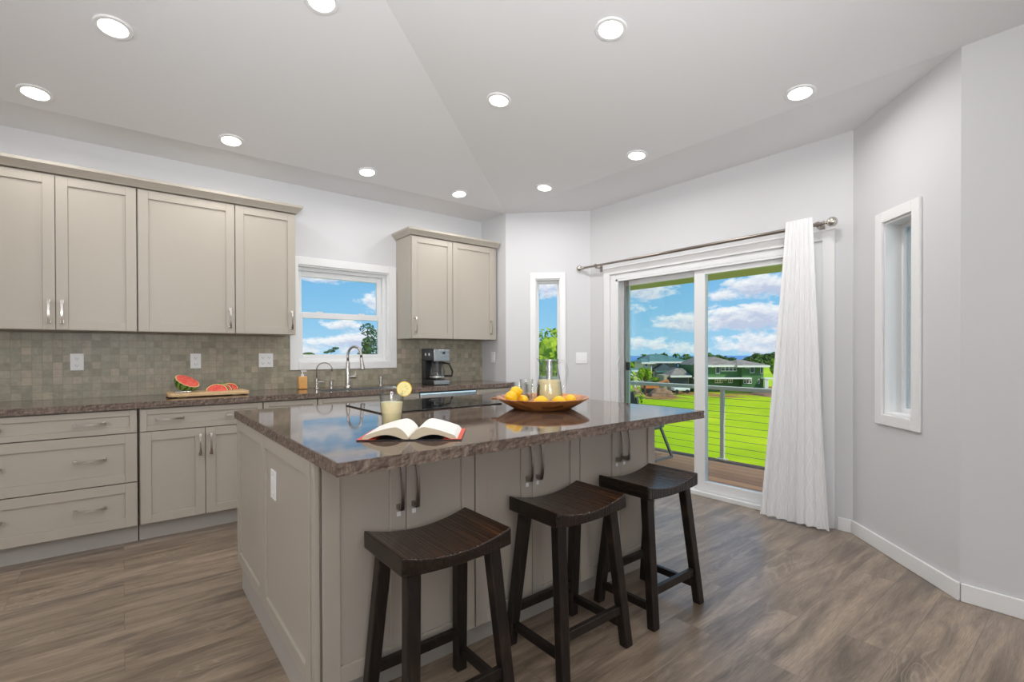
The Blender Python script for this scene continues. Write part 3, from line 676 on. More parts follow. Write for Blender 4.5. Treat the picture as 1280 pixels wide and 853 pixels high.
outlet(Ts,4.35,1.176,'white single light switch on the short wall beside the wall cabinet',kind='rocker',cat='switch')
outlet(TA,.805,1.170,'white double light switch between slim window and sliding door',kind='rocker',w=.116,cat='switch')
# island worktop
IX0,IX1,IY0,IY1=.4716,2.43,1.3828,3.0055
r=empty('island_countertop',((IX0+IX1)/2,(IY0+IY1)/2,.8752),'large polished brown stone island worktop with rough edges','countertop')
MB().box(IX0+.004,IX1-.004,IY0+.004,IY1-.004,.8752,.9155).build('slab',M['stone'],r)
rough_edge([(IX0,IY1),(IX0,IY0),(IX1,IY0),(IX1,IY1),(IX0,IY1)],.8752,.9155,.006,r,9)
# cooktop
r=empty('cooktop',(1.415,2.6,.9155),'flat black glass cooktop set in the island worktop','cooktop')
MB().box(1.03,1.80,2.345,2.865,.9157,.9225).build('glass_top',M['black_glass'],r,bevel=.002)
def burner(cx,cy,R):
    MB().lathe([(R,.9226),(R+.003,.9228),(R+.003,.9226)],40,(cx,cy,0),close=True).build('burner_ring',M['pewter'],r)
for q in ((1.22,2.49,.075),(1.22,2.73,.10),(1.60,2.49,.10),(1.60,2.73,.075)): burner(*q)

# ---------------------------------------------------------------- stools
def make_stool():
    r=empty('bar_stool',(0,0,0),'x','stool','dark wooden saddle stools')
    hx,hy,zt=.203,.145,.632
    def top(u,v):
        x=-hx+2*hx*u;y=-hy+2*hy*v;return (x,y,zt-.034*(1-(x/hx)**2)-.004*(1-(y/hy)**2)*0)
    def bot(u,v):
        x=-hx+2*hx*u;y=hy-2*hy*v;return (x,y,zt-.060-.010*(1-(x/hx)**2)*1.2)
    n=24;b=MB();b.grid(top,n,6);b.grid(bot,n,6)
    # sides
    for s_ in (-1,1):
        vs=[];fs=[]
        for i in range(n+1):
            x=-hx+2*hx*i/n;vs+=[(x,s_*hy,zt-.034*(1-(x/hx)**2)),(x,s_*hy,zt-.060-.012*(1-(x/hx)**2))]
        fs=[(2*i,2*i+1,2*i+3,2*i+2) for i in range(n)];b.add(vs,fs)
        vs=[];
        for j in range(7):
            y=-hy+2*hy*j/6;vs+=[(s_*hx,y,zt),(s_*hx,y,zt-.060)]
        b.add(vs,[(2*i,2*i+1,2*i+3,2*i+2) for i in range(6)])
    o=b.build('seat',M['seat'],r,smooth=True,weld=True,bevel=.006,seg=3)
    tx,ty,fx,fy=.150,.098,.185,.158
    def leg_at(sx,sy,z): t=z/.575;return Vector((sx*(fx+(tx-fx)*t),sy*(fy+(ty-fy)*t),z))
    for sx in (-1,1):
        for sy in (-1,1):
            a=leg_at(sx,sy,.578);c=leg_at(sx,sy,0);w=.0215;vs=[]
            for p,k in ((c,1.0),(a,1.08)):
                for i,j in ((-1,-1),(1,-1),(1,1),(-1,1)): vs.append((p.x+i*w*k,p.y+j*w*k*.9,p.z))
            MB().add(vs,[(3,2,1,0),(4,5,6,7),(0,1,5,4),(1,2,6,5),(2,3,7,6),(3,0,4,7)]).build('leg',M['stool'],r,bevel=.004)
    for sy in (-1,1):
        a=leg_at(-1,sy,.155);c=leg_at(1,sy,.155);a.x+=.018;c.x-=.018;MB().bar(a,c,.022,.036).build('stretcher',M['stool'],r,bevel=.002)
    for sx in (-1,1):
        a=leg_at(sx,-1,.088);c=leg_at(sx,1,.088);a.y+=.016;c.y-=.016;MB().bar(a,c,.022,.034).build('stretcher',M['stool'],r,bevel=.002)
    return r
s0=make_stool()
for i,(x,y,rz_,lb) in enumerate(((.832,1.440,0,'dark wooden saddle stool nearest the camera'),(1.455,1.442,0,'dark wooden saddle stool in the middle of the three at the island'),(2.015,1.442,0,'dark wooden saddle stool farthest from the camera, near the sliding door'))):
    s=s0 if i==0 else copy_tree(s0);s.location=(x,y,0);s.rotation_euler=(0,0,rz_);s['label']=lb

# ---------------------------------------------------------------- faucets, soap, coffee maker
CZ=.9152
def arc(c,r,a0,a1,n,pl): return [tuple(Vector(c)+Vector(pl[0])*r*cos(rad(a0+(a1-a0)*i/n))+Vector(pl[1])*r*sin(rad(a0+(a1-a0)*i/n)) for _ in (0,))[0] for i in range(n+1)]
r=empty('kitchen_faucet',(1.60,4.40,CZ),'tall brushed nickel gooseneck pull down faucet at the sink','faucet')
fx,fy=1.605,4.40;dirv=Vector((.62,-.78,0)).normalized()
MB().lathe([(.030,0),(.030,.008),(.024,.015),(.021,.10),(.018,.22),(.0125,.24)],24,(fx,fy,CZ)).build('body',M['nickel'],r,smooth=True)
pts=[(fx,fy,CZ+.22),(fx,fy,CZ+.28)]+[tuple(Vector((fx,fy,CZ+.285))+dirv*(.068-.068*cos(t))+Vector((0,0,.085*sin(t)))) for t in [PI*i/16 for i in range(1,16)]]
end=Vector((fx,fy,CZ+.27))+dirv*.136;pts+=[tuple(end)]
MB().tube(pts,.0115,14).build('gooseneck',M['nickel'],r,smooth='all')
MB().tube([tuple(end),tuple(end+dirv*.006+Vector((0,0,-.045))),tuple(end+dirv*.014+Vector((0,0,-.105)))],[.0135,.016,.022],16).build('spray_head',M['nickel'],r,smooth=True)
MB().tube([tuple(end+dirv*.014+Vector((0,0,-.1052))),tuple(end+dirv*.0145+Vector((0,0,-.109)))],[.021,.02],16).build('nozzle',M['black'],r)
b=MB();b.tube([(fx+.015,fy,CZ+.095),(fx+.07,fy-.01,CZ+.095)],.016,14);b.tube([(fx+.06,fy-.01,CZ+.10),(fx+.068,fy-.012,CZ+.13),(fx+.052,fy-.012,CZ+.165)],[.0045,.0035,.003],8);b.build('lever',M['nickel'],r,smooth=True)
r=empty('filter_faucet',(1.335,4.42,CZ),'slim nickel filtered water faucet with thin arched spout','faucet')
fx,fy=1.335,4.42
MB().lathe([(.022,0),(.022,.005),(.013,.010),(.013,.085),(.006,.09)],20,(fx,fy,CZ)).build('body',M['nickel'],r,smooth=True)
pts=[(fx,fy,CZ+.08),(fx,fy,CZ+.16)]+[(fx+.058-.058*cos(t),fy-(.058-.058*cos(t))*.5,CZ+.165+.062*sin(t)) for t in [PI*i/14 for i in range(1,14)]]+[(fx+.116,fy-.058,CZ+.150)]
MB().tube(pts,.0045,10).build('spout',M['pewter'],r,smooth='all')
MB().tube([(fx,fy,CZ+.055),(fx+.055,fy-.01,CZ+.055)],.007,10).build('lever',M['nickel'],r,smooth=True)
def pump(x,y,label,nm,cat,h=.075):
    r=empty(nm,(x,y,CZ),label,cat)
    MB().lathe([(.022,0),(.022,.004),(.015,.010),(.015,h)],18,(x,y,CZ)).build('body',M['nickel'],r,smooth=True)
    MB().bar((x-.002,y,CZ+h+.006),(x+.03,y-.02,CZ+h+.006),.012,.010).build('cap',M['pewter'],r,bevel=.002)
pump(1.463,4.42,'short nickel cylinder between the two faucets','soap_dispenser','soap dispenser',.062)
pump(1.93,4.42,'short nickel dispenser on the worktop right of the tall faucet','soap_dispenser','soap dispenser',.085)
r=empty('soap_bottle',(1.215,4.42,CZ),'clear bottle of amber soap with white pump on the worktop','soap bottle')
def sq(x,y,w,d,z0,z1,b): b.box(x-w,x+w,y-d,y+d,z0,z1)
b=MB();sq(1.215,4.42,.037,.026,CZ+.001,CZ+.112,b);b.build('bottle',M['soap'],r,bevel=.010,seg=3)
MB().lathe([(.0135,.112),(.0135,.128),(.006,.13),(.005,.152)],14,(1.215,4.42,CZ)).build('collar',M['plate'],r,smooth=True)
MB().bar((1.205,4.42,CZ+.157),(1.243,4.40,CZ+.157),.013,.010).build('pump_head',M['plate'],r,bevel=.002)
# coffee maker
r=empty('coffee_maker',(2.41,4.22,CZ),'black and stainless drip coffee maker under the right wall cabinet','coffee maker')
cx0,cx1,cy0,cy1=2.318,2.50,4.10,4.33;z=CZ
MB().box(cx0,cx1,cy0+.0,cy1,z+.001,z+.05).build('base',M['black'],r,bevel=.006)
MB().box(cx0+.01,cx1-.004,cy0-.006,cy0+.0,z+.006,z+.046).build('base_front',M['steel'],r,bevel=.002)
MB().box(cx0,cx1,cy0+.15,cy1,z+.05,z+.235).build('water_tank',M['black'],r,bevel=.004)
MB().box(cx0,cx1,cy0-.0,cy1,z+.235,z+.355).build('brew_head',M['black'],r,bevel=.006)
fp=MB().box(cx0+.006,cx1-.002,cy0-.008,cy0-.0,z+.232,z+.347).build('front_panel',M['steel'],r,bevel=.003)
MB().box(2.418,2.446,cy0-.010,cy0-.008,z+.300,z+.325).build('display',M['hglass'],fp)
for dx,dz in ((-.03,.315),(.055,.315),(-.03,.275),(.055,.275),(.015,.275)):
    MB().tube([(2.432+dx,cy0-.008,z+dz),(2.432+dx,cy0-.013,z+dz)],.009,14).build('button',M['nickel'],fp,smooth=True)
for k in (0,1): MB().box(cx0-.002,cx0,cy0+.06+.07*k,cy0+.085+.07*k,z+.285,z+.31).build('vent_button',M['steel'],r)
car=MB().lathe([(0,.055),(.066,.055),(.074,.075),(.074,.13),(.055,.19),(.05,.215),(.047,.215),(.052,.188),(.071,.13),(.071,.076),(.064,.058),(0,.058)],32,(2.405,4.172,z)).build('carafe',M['glass'],r,smooth=True)
MB().lathe([(.052,.205),(.056,.205),(.056,.228),(0,.228),(0,.224),(.052,.222)],28,(2.405,4.172,z)).build('carafe_lid',M['black'],car,smooth=True)
MB().tube([(2.455,4.155,z+.215),(2.51,4.12,z+.205),(2.535,4.10,z+.13),(2.53,4.105,z+.085),(2.475,4.145,z+.085)],.010,10).build('carafe_handle',M['black'],car,smooth='all')
MB().lathe([(.0745,.072),(.0765,.072),(.0765,.086),(.0745,.086)],28,(2.405,4.172,z),close=True).build('band',M['steel'],car)

# cutting board, melon, slices, knife
r=tag(MB().prism([(.262,4.12),(.735,4.12),(.752,4.14),(.752,4.40),(.735,4.42),(.262,4.42),(.245,4.40),(.245,4.14)],CZ+.006,CZ+.030).build('cutting_board',M['bamboo'],None,(.5,4.27,CZ+.006),bevel=.004),
 'light bamboo cutting board on the worktop under the left wall cabinets','cutting board')
for x in (.33,.67): MB().box(x-.03,x+.03,4.15,4.39,CZ,CZ+.007).build('foot',M['bamboo'],r)
BZ=CZ+.030
# half watermelon (local then tilted)
r=empty('watermelon_half',(0,0,0),'halved watermelon with red cut face standing on the cutting board','watermelon')
R_=.083
vs=MB();prof=[(0,-R_*.93)]+[(R_*sin(t),-R_*.93*cos(t)) for t in [PI/2*i/12 for i in range(1,13)]]
vs.lathe(prof+[(R_*.96,.001)],40).build('rind',M['rind'],r,smooth=True)
MB().lathe([(R_*.90,.0012),(R_*.975,.0012),(R_*.965,.0026),(R_*.90,.0026)],40,close=True).build('pale_rind',M['whiterind'],r)
MB().lathe([(0,.0012),(R_*.915,.0012),(R_*.90,.0040),(0,.0044)],40).build('flesh',M['flesh'],r)
r.rotation_euler=(rad(24),rad(24),0);
r.location=(.370,4.27,BZ+.079)
for i,(x,y,rz_,ry) in enumerate(((.555,4.245,-.25,0),(.585,4.275,-.15,0),(.64,4.335,.3,0))):
    q=empty('watermelon_slice',(0,0,0),('front red watermelon wedge lying on the cutting board','middle watermelon wedge leaning behind the front one on the board','rearmost watermelon wedge at the right of the cutting board')[i],'watermelon','watermelon wedges')
    n=20;
    for nm,ra,rb,m_,dy in (('flesh',0,.066,'flesh',0),('pale_rind',.0662,.072,'whiterind',0),('rind',.0722,.077,'rind',0)):
        b=MB();vs=[];fs=[]
        for y_ in (-.012,.012):
            for i_ in range(n+1):
                t=PI*i_/n
                vs.append((ra*cos(t),y_,ra*sin(t)*.72));vs.append((rb*cos(t),y_,rb*sin(t)*.72))
        st=(n+1)*2
        for i_ in range(n):
            a=2*i_;fs+=[(a,a+1,a+3,a+2),(st+a+2,st+a+3,st+a+1,st+a),(a+1,st+a+1,st+a+3,a+3),(a,a+2,st+a+2,st+a)]
        fs+=[(0,st,st+1,1),(2*n,2*n+1,st+2*n+1,st+2*n)]
        b.add(vs,fs).build(nm,M[m_],q,weld=True,smooth=True)
    q.rotation_euler=(rad(-12*0),0,rz_);q.location=(x,y,BZ+.001)
r=empty('knife',(0,0,0),'small knife with pale grey handle at the front of the cutting board','knife')
MB().box(-.055,.055,-.009,.009,.004,.018).build('handle',M['steel'],r,bevel=.005,seg=3)
b=MB();b.add([(.055,-.010,.010),(.20,.004,.010),(.055,.010,.010),(.055,-.010,.012),(.20,.004,.0112),(.055,.010,.012)],[(0,2,1),(3,4,5),(0,1,4,3),(1,2,5,4),(2,0,3,5)]);b.build('blade',M['steel'],r)
r.location=(.335,4.155,BZ-.003);r.rotation_euler=(0,0,.32)

# ---------------------------------------------------------------- island still life
TZ=.9157
# drinking glass with lemonade
def tumbler(b,r0,r1,h,th=.0025,bt=.010): return b.lathe([(0,0),(r0,0),(r0+.002,.004),(r1,h),(r1-th,h),(r0-th+.001,bt+.004),(r0-th-.004,bt),(0,bt)],36)
r=empty('lemonade_glass',(0,0,0),'tall glass of cloudy lemonade with a lemon slice on its rim, behind the book','glass')
h=.146;tumbler(MB(),.038,.051,h).build('glass',M['glass'],r,smooth=True)
MB().lathe([(0,.0105),(.0342,.0105),(.036,.015),(.0455,.107),(0,.107)],36).build('lemonade',M['lemonade'],r,smooth=True)
GX,GY=.880,1.905
r.location=(GX,GY,TZ)
sl=empty('lemon_slice',(0,0,0),'round lemon slice wedged on the rim of the lemonade glass','lemon slice')
b=MB();prof=[(0,-.0025),(.0295,-.0025),(.0305,-.0015),(.0305,.0015),(.0295,.0025),(0,.0025)]
b.T=lambda x,y,z:(x,z,y)
b.lathe(prof,40).build('slice_flesh',M['slice'],sl,smooth=True)
b=MB();b.T=lambda x,y,z:(x,z,y);b.lathe([(.0305,-.0026),(.0318,-.001),(.0318,.001),(.0305,.0026)],40,close=True).build('peel',M['lemon'],sl,smooth='all')
sl.location=(GX+.0395,GY-.036,TZ+h+.016);sl.rotation_euler=(0,rad(20),rad(-38))
# book
bk=empty('open_book',(0,0,0),'open hardcover book with red and black cover lying on the island','book')
Db=.245;Wd=.186
b=MB();b.box(-Wd,-.018,0,Db,0,.004);b.box(.018,Wd,0,Db,0,.004);b.box(-.018,.018,0,Db,0,.0032)
cv=b.build('cover',M['blackcover'],bk,bevel=.001)
for s_ in (-1,1):
    b=MB();
    if s_>0:b.box(.12,Wd-.0005,.0008,Db-.0008,.0042,.0052)
    else:b.box(-Wd+.0005,-.12,.0008,Db-.0008,.0042,.0052)
    label_part(b.build('red_flap',M['red'],cv),'red inner flap')
for s_ in (-1,1):
    n=22;vs=[];prof=[]
    topf=lambda t:.008+.040*sin(min(1,t/.30)*PI/2)**.8*(1-.0*t) if t<.30 else .048-.030*((t-.30)/.70)**1.35
    botf=lambda t:.0048+ (.016*sin(PI*min(1,max(0,(t-.12)/.75)))if t>.12 else 0)
    b=MB();vs=[];fs=[]
    for y in (.006,Db-.006):
        for i in range(n+1):
            t=i/n;x=s_*(.002+t*.168);vs.append((x-s_*0,y,botf(t)));xt=s_*(.002+t*(.168-.010*t));vs.append((xt,y,max(topf(t),botf(t)+.003)))
    st=2*(n+1)
    for i in range(n):
        a=2*i;fs+=[(a,a+2,a+3,a+1),(st+a,st+a+1,st+a+3,st+a+2),(a+1,a+3,st+a+3,st+a+1),(a,st+a,st+a+2,a+2)]
    fs+=[(0,1,st+1,st),(2*n,st+2*n,st+2*n+1,2*n+1)]
    b.add(vs,fs).build('page_block',M['pages'],bk,smooth=True,weld=True)
bk.location=(.792,1.574,TZ);bk.rotation_euler=(0,0,math.atan2(-.60,.80))
# fruit bowl
r=empty('wooden_bowl',(0,0,0),'wide shallow wooden serving bowl of lemons on the island','bowl')
BX,BY=1.839,2.022
prof=[(0,0),(.150,0),(.168,.006),(.215,.032),(.258,.058),(.262,.062),(.258,.065),(.250,.062),(.208,.038),(.165,.016),(.145,.012),(0,.012)]
MB().lathe(prof,64).build('bowl_body',M['bowl'],r,smooth=True)
hd=MB();hd.prism([(-.255,-.03),(-.283,-.014),(-.287,0),(-.283,.014),(-.255,.03)],.052,.062);hd.build('lip_handle',M['bowl'],r,bevel=.003)
r.location=(BX,BY,TZ);r.rotation_euler=(0,0,rad(-36))
BF=TZ+.0125
def bowl_z(x,y,rr):  # rest height for a ball of radius rr in the bowl
    d=math.hypot(x-BX,y-BY)
    best=BF
    pr=[(0,.012),(.145,.012),(.165,.016),(.208,.038),(.250,.062)]
    z=BF+rr
    for i in range(60):
        dd=d-rr+2*rr*i/59
        if dd<0:dd=-dd
        for (a,za),(c,zc) in zip(pr[:-1],pr[1:]):
            if a<=dd<=c: zs=TZ+za+(zc-za)*(dd-a)/(c-a);off=abs(d-(d-rr+2*rr*i/59));z=max(z,zs+math.sqrt(max(0,rr*rr-off*off)));break
    return z
lm0=None
LM=[(1.645,2.06,.033,.3,'lemon at the far left of the wooden bowl'),(1.736,2.070,.032,1.2,'lemon between the far left lemon and the empty glasses'),(1.693,2.078,.0315,2.2,'lemon resting on top of two others at the left of the bowl'),
 (1.725,1.905,.0325,-.5,'lemon at the front of the bowl below the glasses'),(1.835,1.882,.033,-.8,'lemon at the front of the bowl below the pitcher'),(1.932,1.893,.031,.9,'lemon at the right end of the bowl showing its tip')]
for i,(x,y,rr,rz_,lb) in enumerate(LM):
    if lm0 is None:
        b=MB();b.T=lambda x,y,z:(z,x,y)
        b.ball((0,0,0),1,24,16,lambda d:1)
        vs=b.v
        for v in vs:
            k=abs(v.x);
            if k>.8: t=(k-.8)/.2;v.x=math.copysign(.8+.2*t+.22*t*t,v.x);v.y*=1-.12*t;v.z*=1-.12*t
            v.x*=1.06;v*=.032
        o=b.build('lemon',M['lemon'],None,smooth='all');lm0=o
    else: o=lm0.copy();COL.objects.link(o)
    s_=rr/.032;o.scale=(s_,s_,s_);o.location=(x,y,bowl_z(x,y,rr)+.001+(.047 if i==2 else 0));o.rotation_euler=(0,rad(8),rz_);tag(o,lb,'lemon','lemons in the wooden bowl')
# pitcher
PX,PY=1.933,2.065
r=empty('glass_pitcher',(0,0,0),'glass pitcher of lemonade with metal infuser standing in the wooden bowl','pitcher')
po=[(0,0),(.060,0),(.068,.006),(.072,.03),(.071,.06),(.066,.11),(.056,.16),(.048,.205),(.050,.238),(.054,.245)]
pi_=[(.051,.245),(.047,.236),(.045,.205),(.053,.16),(.063,.11),(.068,.06),(.069,.03),(.064,.012),(.056,.008),(0,.008)]
b=MB();b.lathe(po+pi_,48)
for v in b.v:   # pouring lip
    if v.z>.2:
        a=math.atan2(v.y,v.x);t=(v.z-.2)/.045
        if abs(abs(a)-PI)<.7: k=(1-abs(abs(a)-PI)/.7);v.x-=.020*t*k*k;v.z+=.004*t*k
b.build('glass_body',M['glass'],r,smooth=True)
MB().lathe([(0,.0088),(.055,.0088),(.0632,.0125),(.0682,.03),(.0672,.06),(.0622,.11),(.0592,.133),(0,.133)],48).build('lemonade',M['lemonade'],r,smooth=True)
MB().tube([(.048,0,.225),(.07,0,.236),(.094,0,.215),(.101,0,.17),(.092,0,.115),(.078,0,.085),(.0695,0,.075)],[.007,.007,.008,.008,.007,.006,.006],12).build('handle',M['glass'],r,smooth='all')
b=MB();b.lathe([(.016,.130),(.017,.130),(.017,.243),(.016,.243)],24,close=True);b.lathe([(.0,.236),(.042,.238),(.042,.243),(0,.244)],30);b.build('infuser_lid',M['steel'],r,smooth=True)
r.location=(PX,PY,BF+.004);r.rotation_euler=(0,0,rad(-28));r.scale=(1.05,1.05,1.05)
g0=None
for i,(x,y,lb) in enumerate(((1.80,2.171,'empty clear glass at the left of the three in the bowl'),(1.819,2.079,'empty clear glass between the lemons and the pitcher'),(1.881,2.208,'empty clear glass hidden mostly behind the pitcher'))):
    if g0 is None: g0=tumbler(MB(),.033,.040,.118).build('drinking_glass',M['glass'],None,smooth=True);o=g0
    else:o=g0.copy();COL.objects.link(o)
    d=math.hypot(x-BX,y-BY);o.location=(x,y,BF+.001+(.022 if d+.033>.19 else (.010 if d+.033>.155 else .0)));tag(o,lb,'glass','empty glasses in the bowl')

# ---------------------------------------------------------------- curtain and rod
RX,RZ=3.765,2.112
r=empty('curtain_rod',(RX,2.4,RZ),'brushed nickel curtain rod with ball finials above the sliding door','curtain rod')
MB().tube([(RX,3.50,RZ),(RX,2.2,RZ)],.011,16).build('inner_rod',M['pewter'],r,smooth=True)
MB().tube([(RX,2.9,RZ),(RX,1.27,RZ)],.0135,16).build('outer_rod',M['pewter'],r,smooth=True)
for y,s_ in ((3.50,1),(1.27,-1)):
    b=MB();b.T=lambda x,yy,z,y=y,s_=s_:(RX+x,y+s_*z,RZ+yy)
    b.lathe([(.0105,-.01),(.018,.0),(.018,.006),(.009,.012),(.009,.020),(.020,.026),(.031,.040),(.034,.054),(.031,.068),(.020,.082),(0,.087)],24).build('finial',M['nickel'],r,smooth=True)
for y in (3.33,1.305):
    b=MB();b.bar((X2-.001,y,RZ-.02),(RX,y,RZ-.02),.012,.012);b.tube([(RX,y+.008,RZ),(RX,y-.008,RZ)],.019,16);b.box(X2-.006,X2-.0005,y-.016,y+.016,RZ-.055,RZ+.02);b.build('bracket',M['pewter'],r)
# curtain
def curt(u,v):
    # v: 0 bottom .. 1 top ; u across
    yt0,yt1=1.497,1.322;yb0,yb1=1.665,1.205
    k=1-(v**.9);y=(yt0+(yt1-yt0)*u)*(1-k)+(yb0+(yb1-yb0)*u)*k
    nf=7.0;ph=2*PI*nf*u+.5*sin(3*v+u*9)
    amp=.0045+.012*k;x=RX-.029-.020*k+amp*sin(ph)+.006*k*sin(2.3*ph+1)
    y+=(.006+.010*k)*cos(ph)*.6+.006*k*sin(13*u+4*v)
    z=.012+.012*abs(sin(ph*.5))*(k**8)*1.0+v*(2.165-.012)-.006*(1-v)*sin(ph)
    if v>.955: x+=(0)
    return (x,y,z)
nu,nv=220,60
b=MB();b.grid(curt,nu,nv)
cu=b.build('curtain',M['cloth'],None,(RX,1.42,0),smooth='all')
uvl=cu.data.uv_layers.new(name='UVMap')
for p in cu.data.polygons:
    for li in p.loop_indices:
        vi=cu.data.loops[li].vertex_index;uvl.data[li].uv=((vi%(nu+1))/nu,(vi//(nu+1))/nv)
tag(cu,'white pleated curtain panel with embroidered trellis at the sliding door','curtain')

# ---------------------------------------------------------------- outside
struct('deck',MB().prism([(X2+.16,0.2),(5.62,0.2),(5.62,9),(X2+.16,9)],-.12,-.06).build('deck',M['deck']),'weathered wooden deck')
b=MB().box(X2+WT,4.6,-.5,3.75,1.945,2.04);struct('trim_1',b.build('trim_1',M['soffit']),'olive eave soffit outside')
r=empty('deck_railing',(5.6,3.5,-.06),'taupe deck railing with thin horizontal cables','railing')
MB().box(5.565,5.64,.2,9,.775,.82).build('top_rail',M['rail'],r,bevel=.006)
for y in (2.96,5.0,7.0,.95):
    MB().box(5.583,5.623,y-.022,y+.022,-.06,.775).build('post',M['rail'],r,bevel=.003)
    MB().box(5.55,5.619,y-.06,y+.06,-.06,-.045).build('post_foot',M['rail'],r,bevel=.003)
for i in range(9): z_=.02+.082*i;MB().tube([(5.603,.2,z_),(5.603,9,z_)],.0028,6).build('cable',M['cable'],r)
# deck chair
r=empty('deck_chair',(4.85,3.66,-.06),'grey metal framed sling chair out on the deck','chair')
for y in (3.395,3.93):
    b=MB();b.bar((4.70,y,-.045),(5.22,y,-.045),.022,.03);b.bar((5.215,y,-.04),(4.965,y,.36),.022,.03);b.bar((4.72,y,-.04),(4.52,y,.72),.022,.03);b.bar((4.60,y,.35),(5.04,y,.35),.022,.03);b.build('side_frame',M['chairmetal'],r,bevel=.002)
MB().box(4.66,5.02,3.41,3.915,.315,.335).build('seat',M['sling'],r,bevel=.004)
b=MB();b.T=None;b.add([(4.62,3.41,.34),(4.62,3.915,.34),(4.50,3.915,.78),(4.50,3.41,.78),(4.605,3.41,.34),(4.605,3.915,.34),(4.485,3.915,.78),(4.485,3.41,.78)],[(0,1,2,3),(7,6,5,4),(0,4,5,1),(1,5,6,2),(2,6,7,3),(3,7,4,0)]);b.build('backrest',M['sling'],r)

YAW=.6758;FW=Vector((sin(YAW),cos(YAW),0));RT=Vector((cos(YAW),-sin(YAW),0));GZ=-6.5
def far(D,u0=0):   # local frame facing back to the kitchen: (across, away, up)
    return lambda a,d,z:tuple(FW*(D+d)+RT*a+Vector((0,0,z)))
def loc(D,u,z): return tuple(FW*D+RT*u+Vector((0,0,z)))
b=MB();n=60
def gfn(u,v):
    d=6+ (230-6)*v; a=-260+520*u; p=FW*d+RT*a
    z=GZ+.25*noise.noise(Vector((p.x*.03,p.y*.03,0)))
    return (p.x,p.y,z)
b.grid(gfn,60,60);struct('lawn',b.build('lawn',M['lawn'],smooth='all'),'bright green lawn')
b=MB();P=[FW*180+RT*-900,FW*180+RT*900,FW*4200+RT*9000,FW*4200+RT*-9000]
b.add([(p.x,p.y,-30) for p in P],[(0,1,2,3)]);struct('ocean',b.build('ocean',M['ocean']),'blue sea on the horizon')
# grassy mound right
def hump(D,u,w,dp,h,name,mat,label,cat,kind=None,seed=0,base=GZ):
    T=far(D);b=MB(T)
    def f(a,c):
        x=(a*2-1);y=(c*2-1);q=max(0,1-x*x)*max(0,1-y*y);z=h*q**.8*(1+.25*noise.noise(Vector((x*3+seed,y*3,seed))))
        return (u+x*w,y*dp,base-.35+z+.3*(q>0))
    b.grid(f,28,20)
    o=b.build(name,mat,None,loc(D,u,base),smooth='all')
    if kind: tag(o,label,None,None,kind)
    else: tag(o,label,cat)
    return o
M['grassm']=leafm('hill_grass',srgb(150,190,20),srgb(190,214,40),.2)
hump(128,72,26,20,4.2,'hill',M['grassm'],'grassy rise at the right','hill','structure',3)
hump(86,46.5,3.4,4,1.0,'soil_mound',M['soil'],'small bare soil mound on the lawn behind the railing','mound',None,5)
hump(83,20.2,2.6,2,1.9,'soil_mound',M['soil'],'red soil pile left of the door mullion beyond the lawn','mound',None,8)
hump(86,26.4,2.3,1.8,1.5,'soil_mound',M['soil'],'long red soil pile beside the parked white pickup','mound',None,11)

# foliage
def leaf_blob(b,c,R,n,s,rnd,up=.3):
    for i in range(n):
        d=Vector((rnd.gauss(0,1),rnd.gauss(0,1),rnd.gauss(0,1)));d.normalize();k=rnd.uniform(.55,1.0)**.5
        p=Vector((c[0]+d.x*R[0]*k,c[1]+d.y*R[1]*k,c[2]+d.z*R[2]*k))
        nr=(d+Vector((rnd.uniform(-.8,.8),rnd.uniform(-.8,.8),rnd.uniform(-.3,1)))).normalized()
        t=nr.orthogonal().normalized();t.rotate(Matrix.Rotation(rnd.uniform(0,2*PI),3,nr));q=nr.cross(t);l=s*rnd.uniform(.6,1.3);w=l*.5
        b.add([tuple(p-t*l),tuple(p+q*w+nr*l*.12),tuple(p+t*l),tuple(p-q*w+nr*l*.12)],[(0,1,2),(0,2,3)])
def tree(name,base_,h,blobs,leaf,n,s,mat,label,seed,trunk=.15,group=None,core=True):
    rnd=random.Random(seed);r=empty(name,base_,label,'tree',group);B=Vector(base_)
    b=MB();b.T=None;vol=sum(q[1][0]*q[1][2] for q in blobs)
    for c,R in blobs:
        cc=B+Vector(c);leaf_blob(b,cc,R,max(30,int(n*R[0]*R[2]/vol)),s,rnd)
        f=lambda d,cc=cc:.78+.22*noise.noise(d*2.2+cc)
        if core: b.ball(tuple(cc),tuple(x*.86 for x in R),14,9,f)
    b.build('foliage',mat,r,solid=-1)
    b=MB();top=B+Vector(blobs[0][0]);b.tube([tuple(B),tuple(B.lerp(top,.5)+Vector((.1*trunk,0,0))),tuple(top)],[trunk,trunk*.75,trunk*.4],8)
    for c,R in blobs[1:]: b.tube([tuple(B.lerp(top,.55)),tuple(B+Vector(c))],[trunk*.45,trunk*.2],6)
    b.build('trunk',M['bark'],r,smooth='all');return r
def azp(az,dist): a=rad(az);return (dist*sin(a),dist*cos(a))
# tree outside slim window: az 42-45, top el 5 deg
x,y=azp(43.4,15);rnd=random.Random(3)
bl=[((0,0,6.9),(1.9,1.9,1.5))]+[((rnd.uniform(-2,2),rnd.uniform(-2,2),rnd.uniform(3.2,7.6)),(rnd.uniform(.7,1.1),)*3) for _ in range(16)]+[((0,0,4.6),(1.9,1.9,1.6))]
tree('leafy_tree',(x,y,GZ),9,bl,None,9000,.10,M['leaf'],'bright green leafy tree seen through the slim window',4)
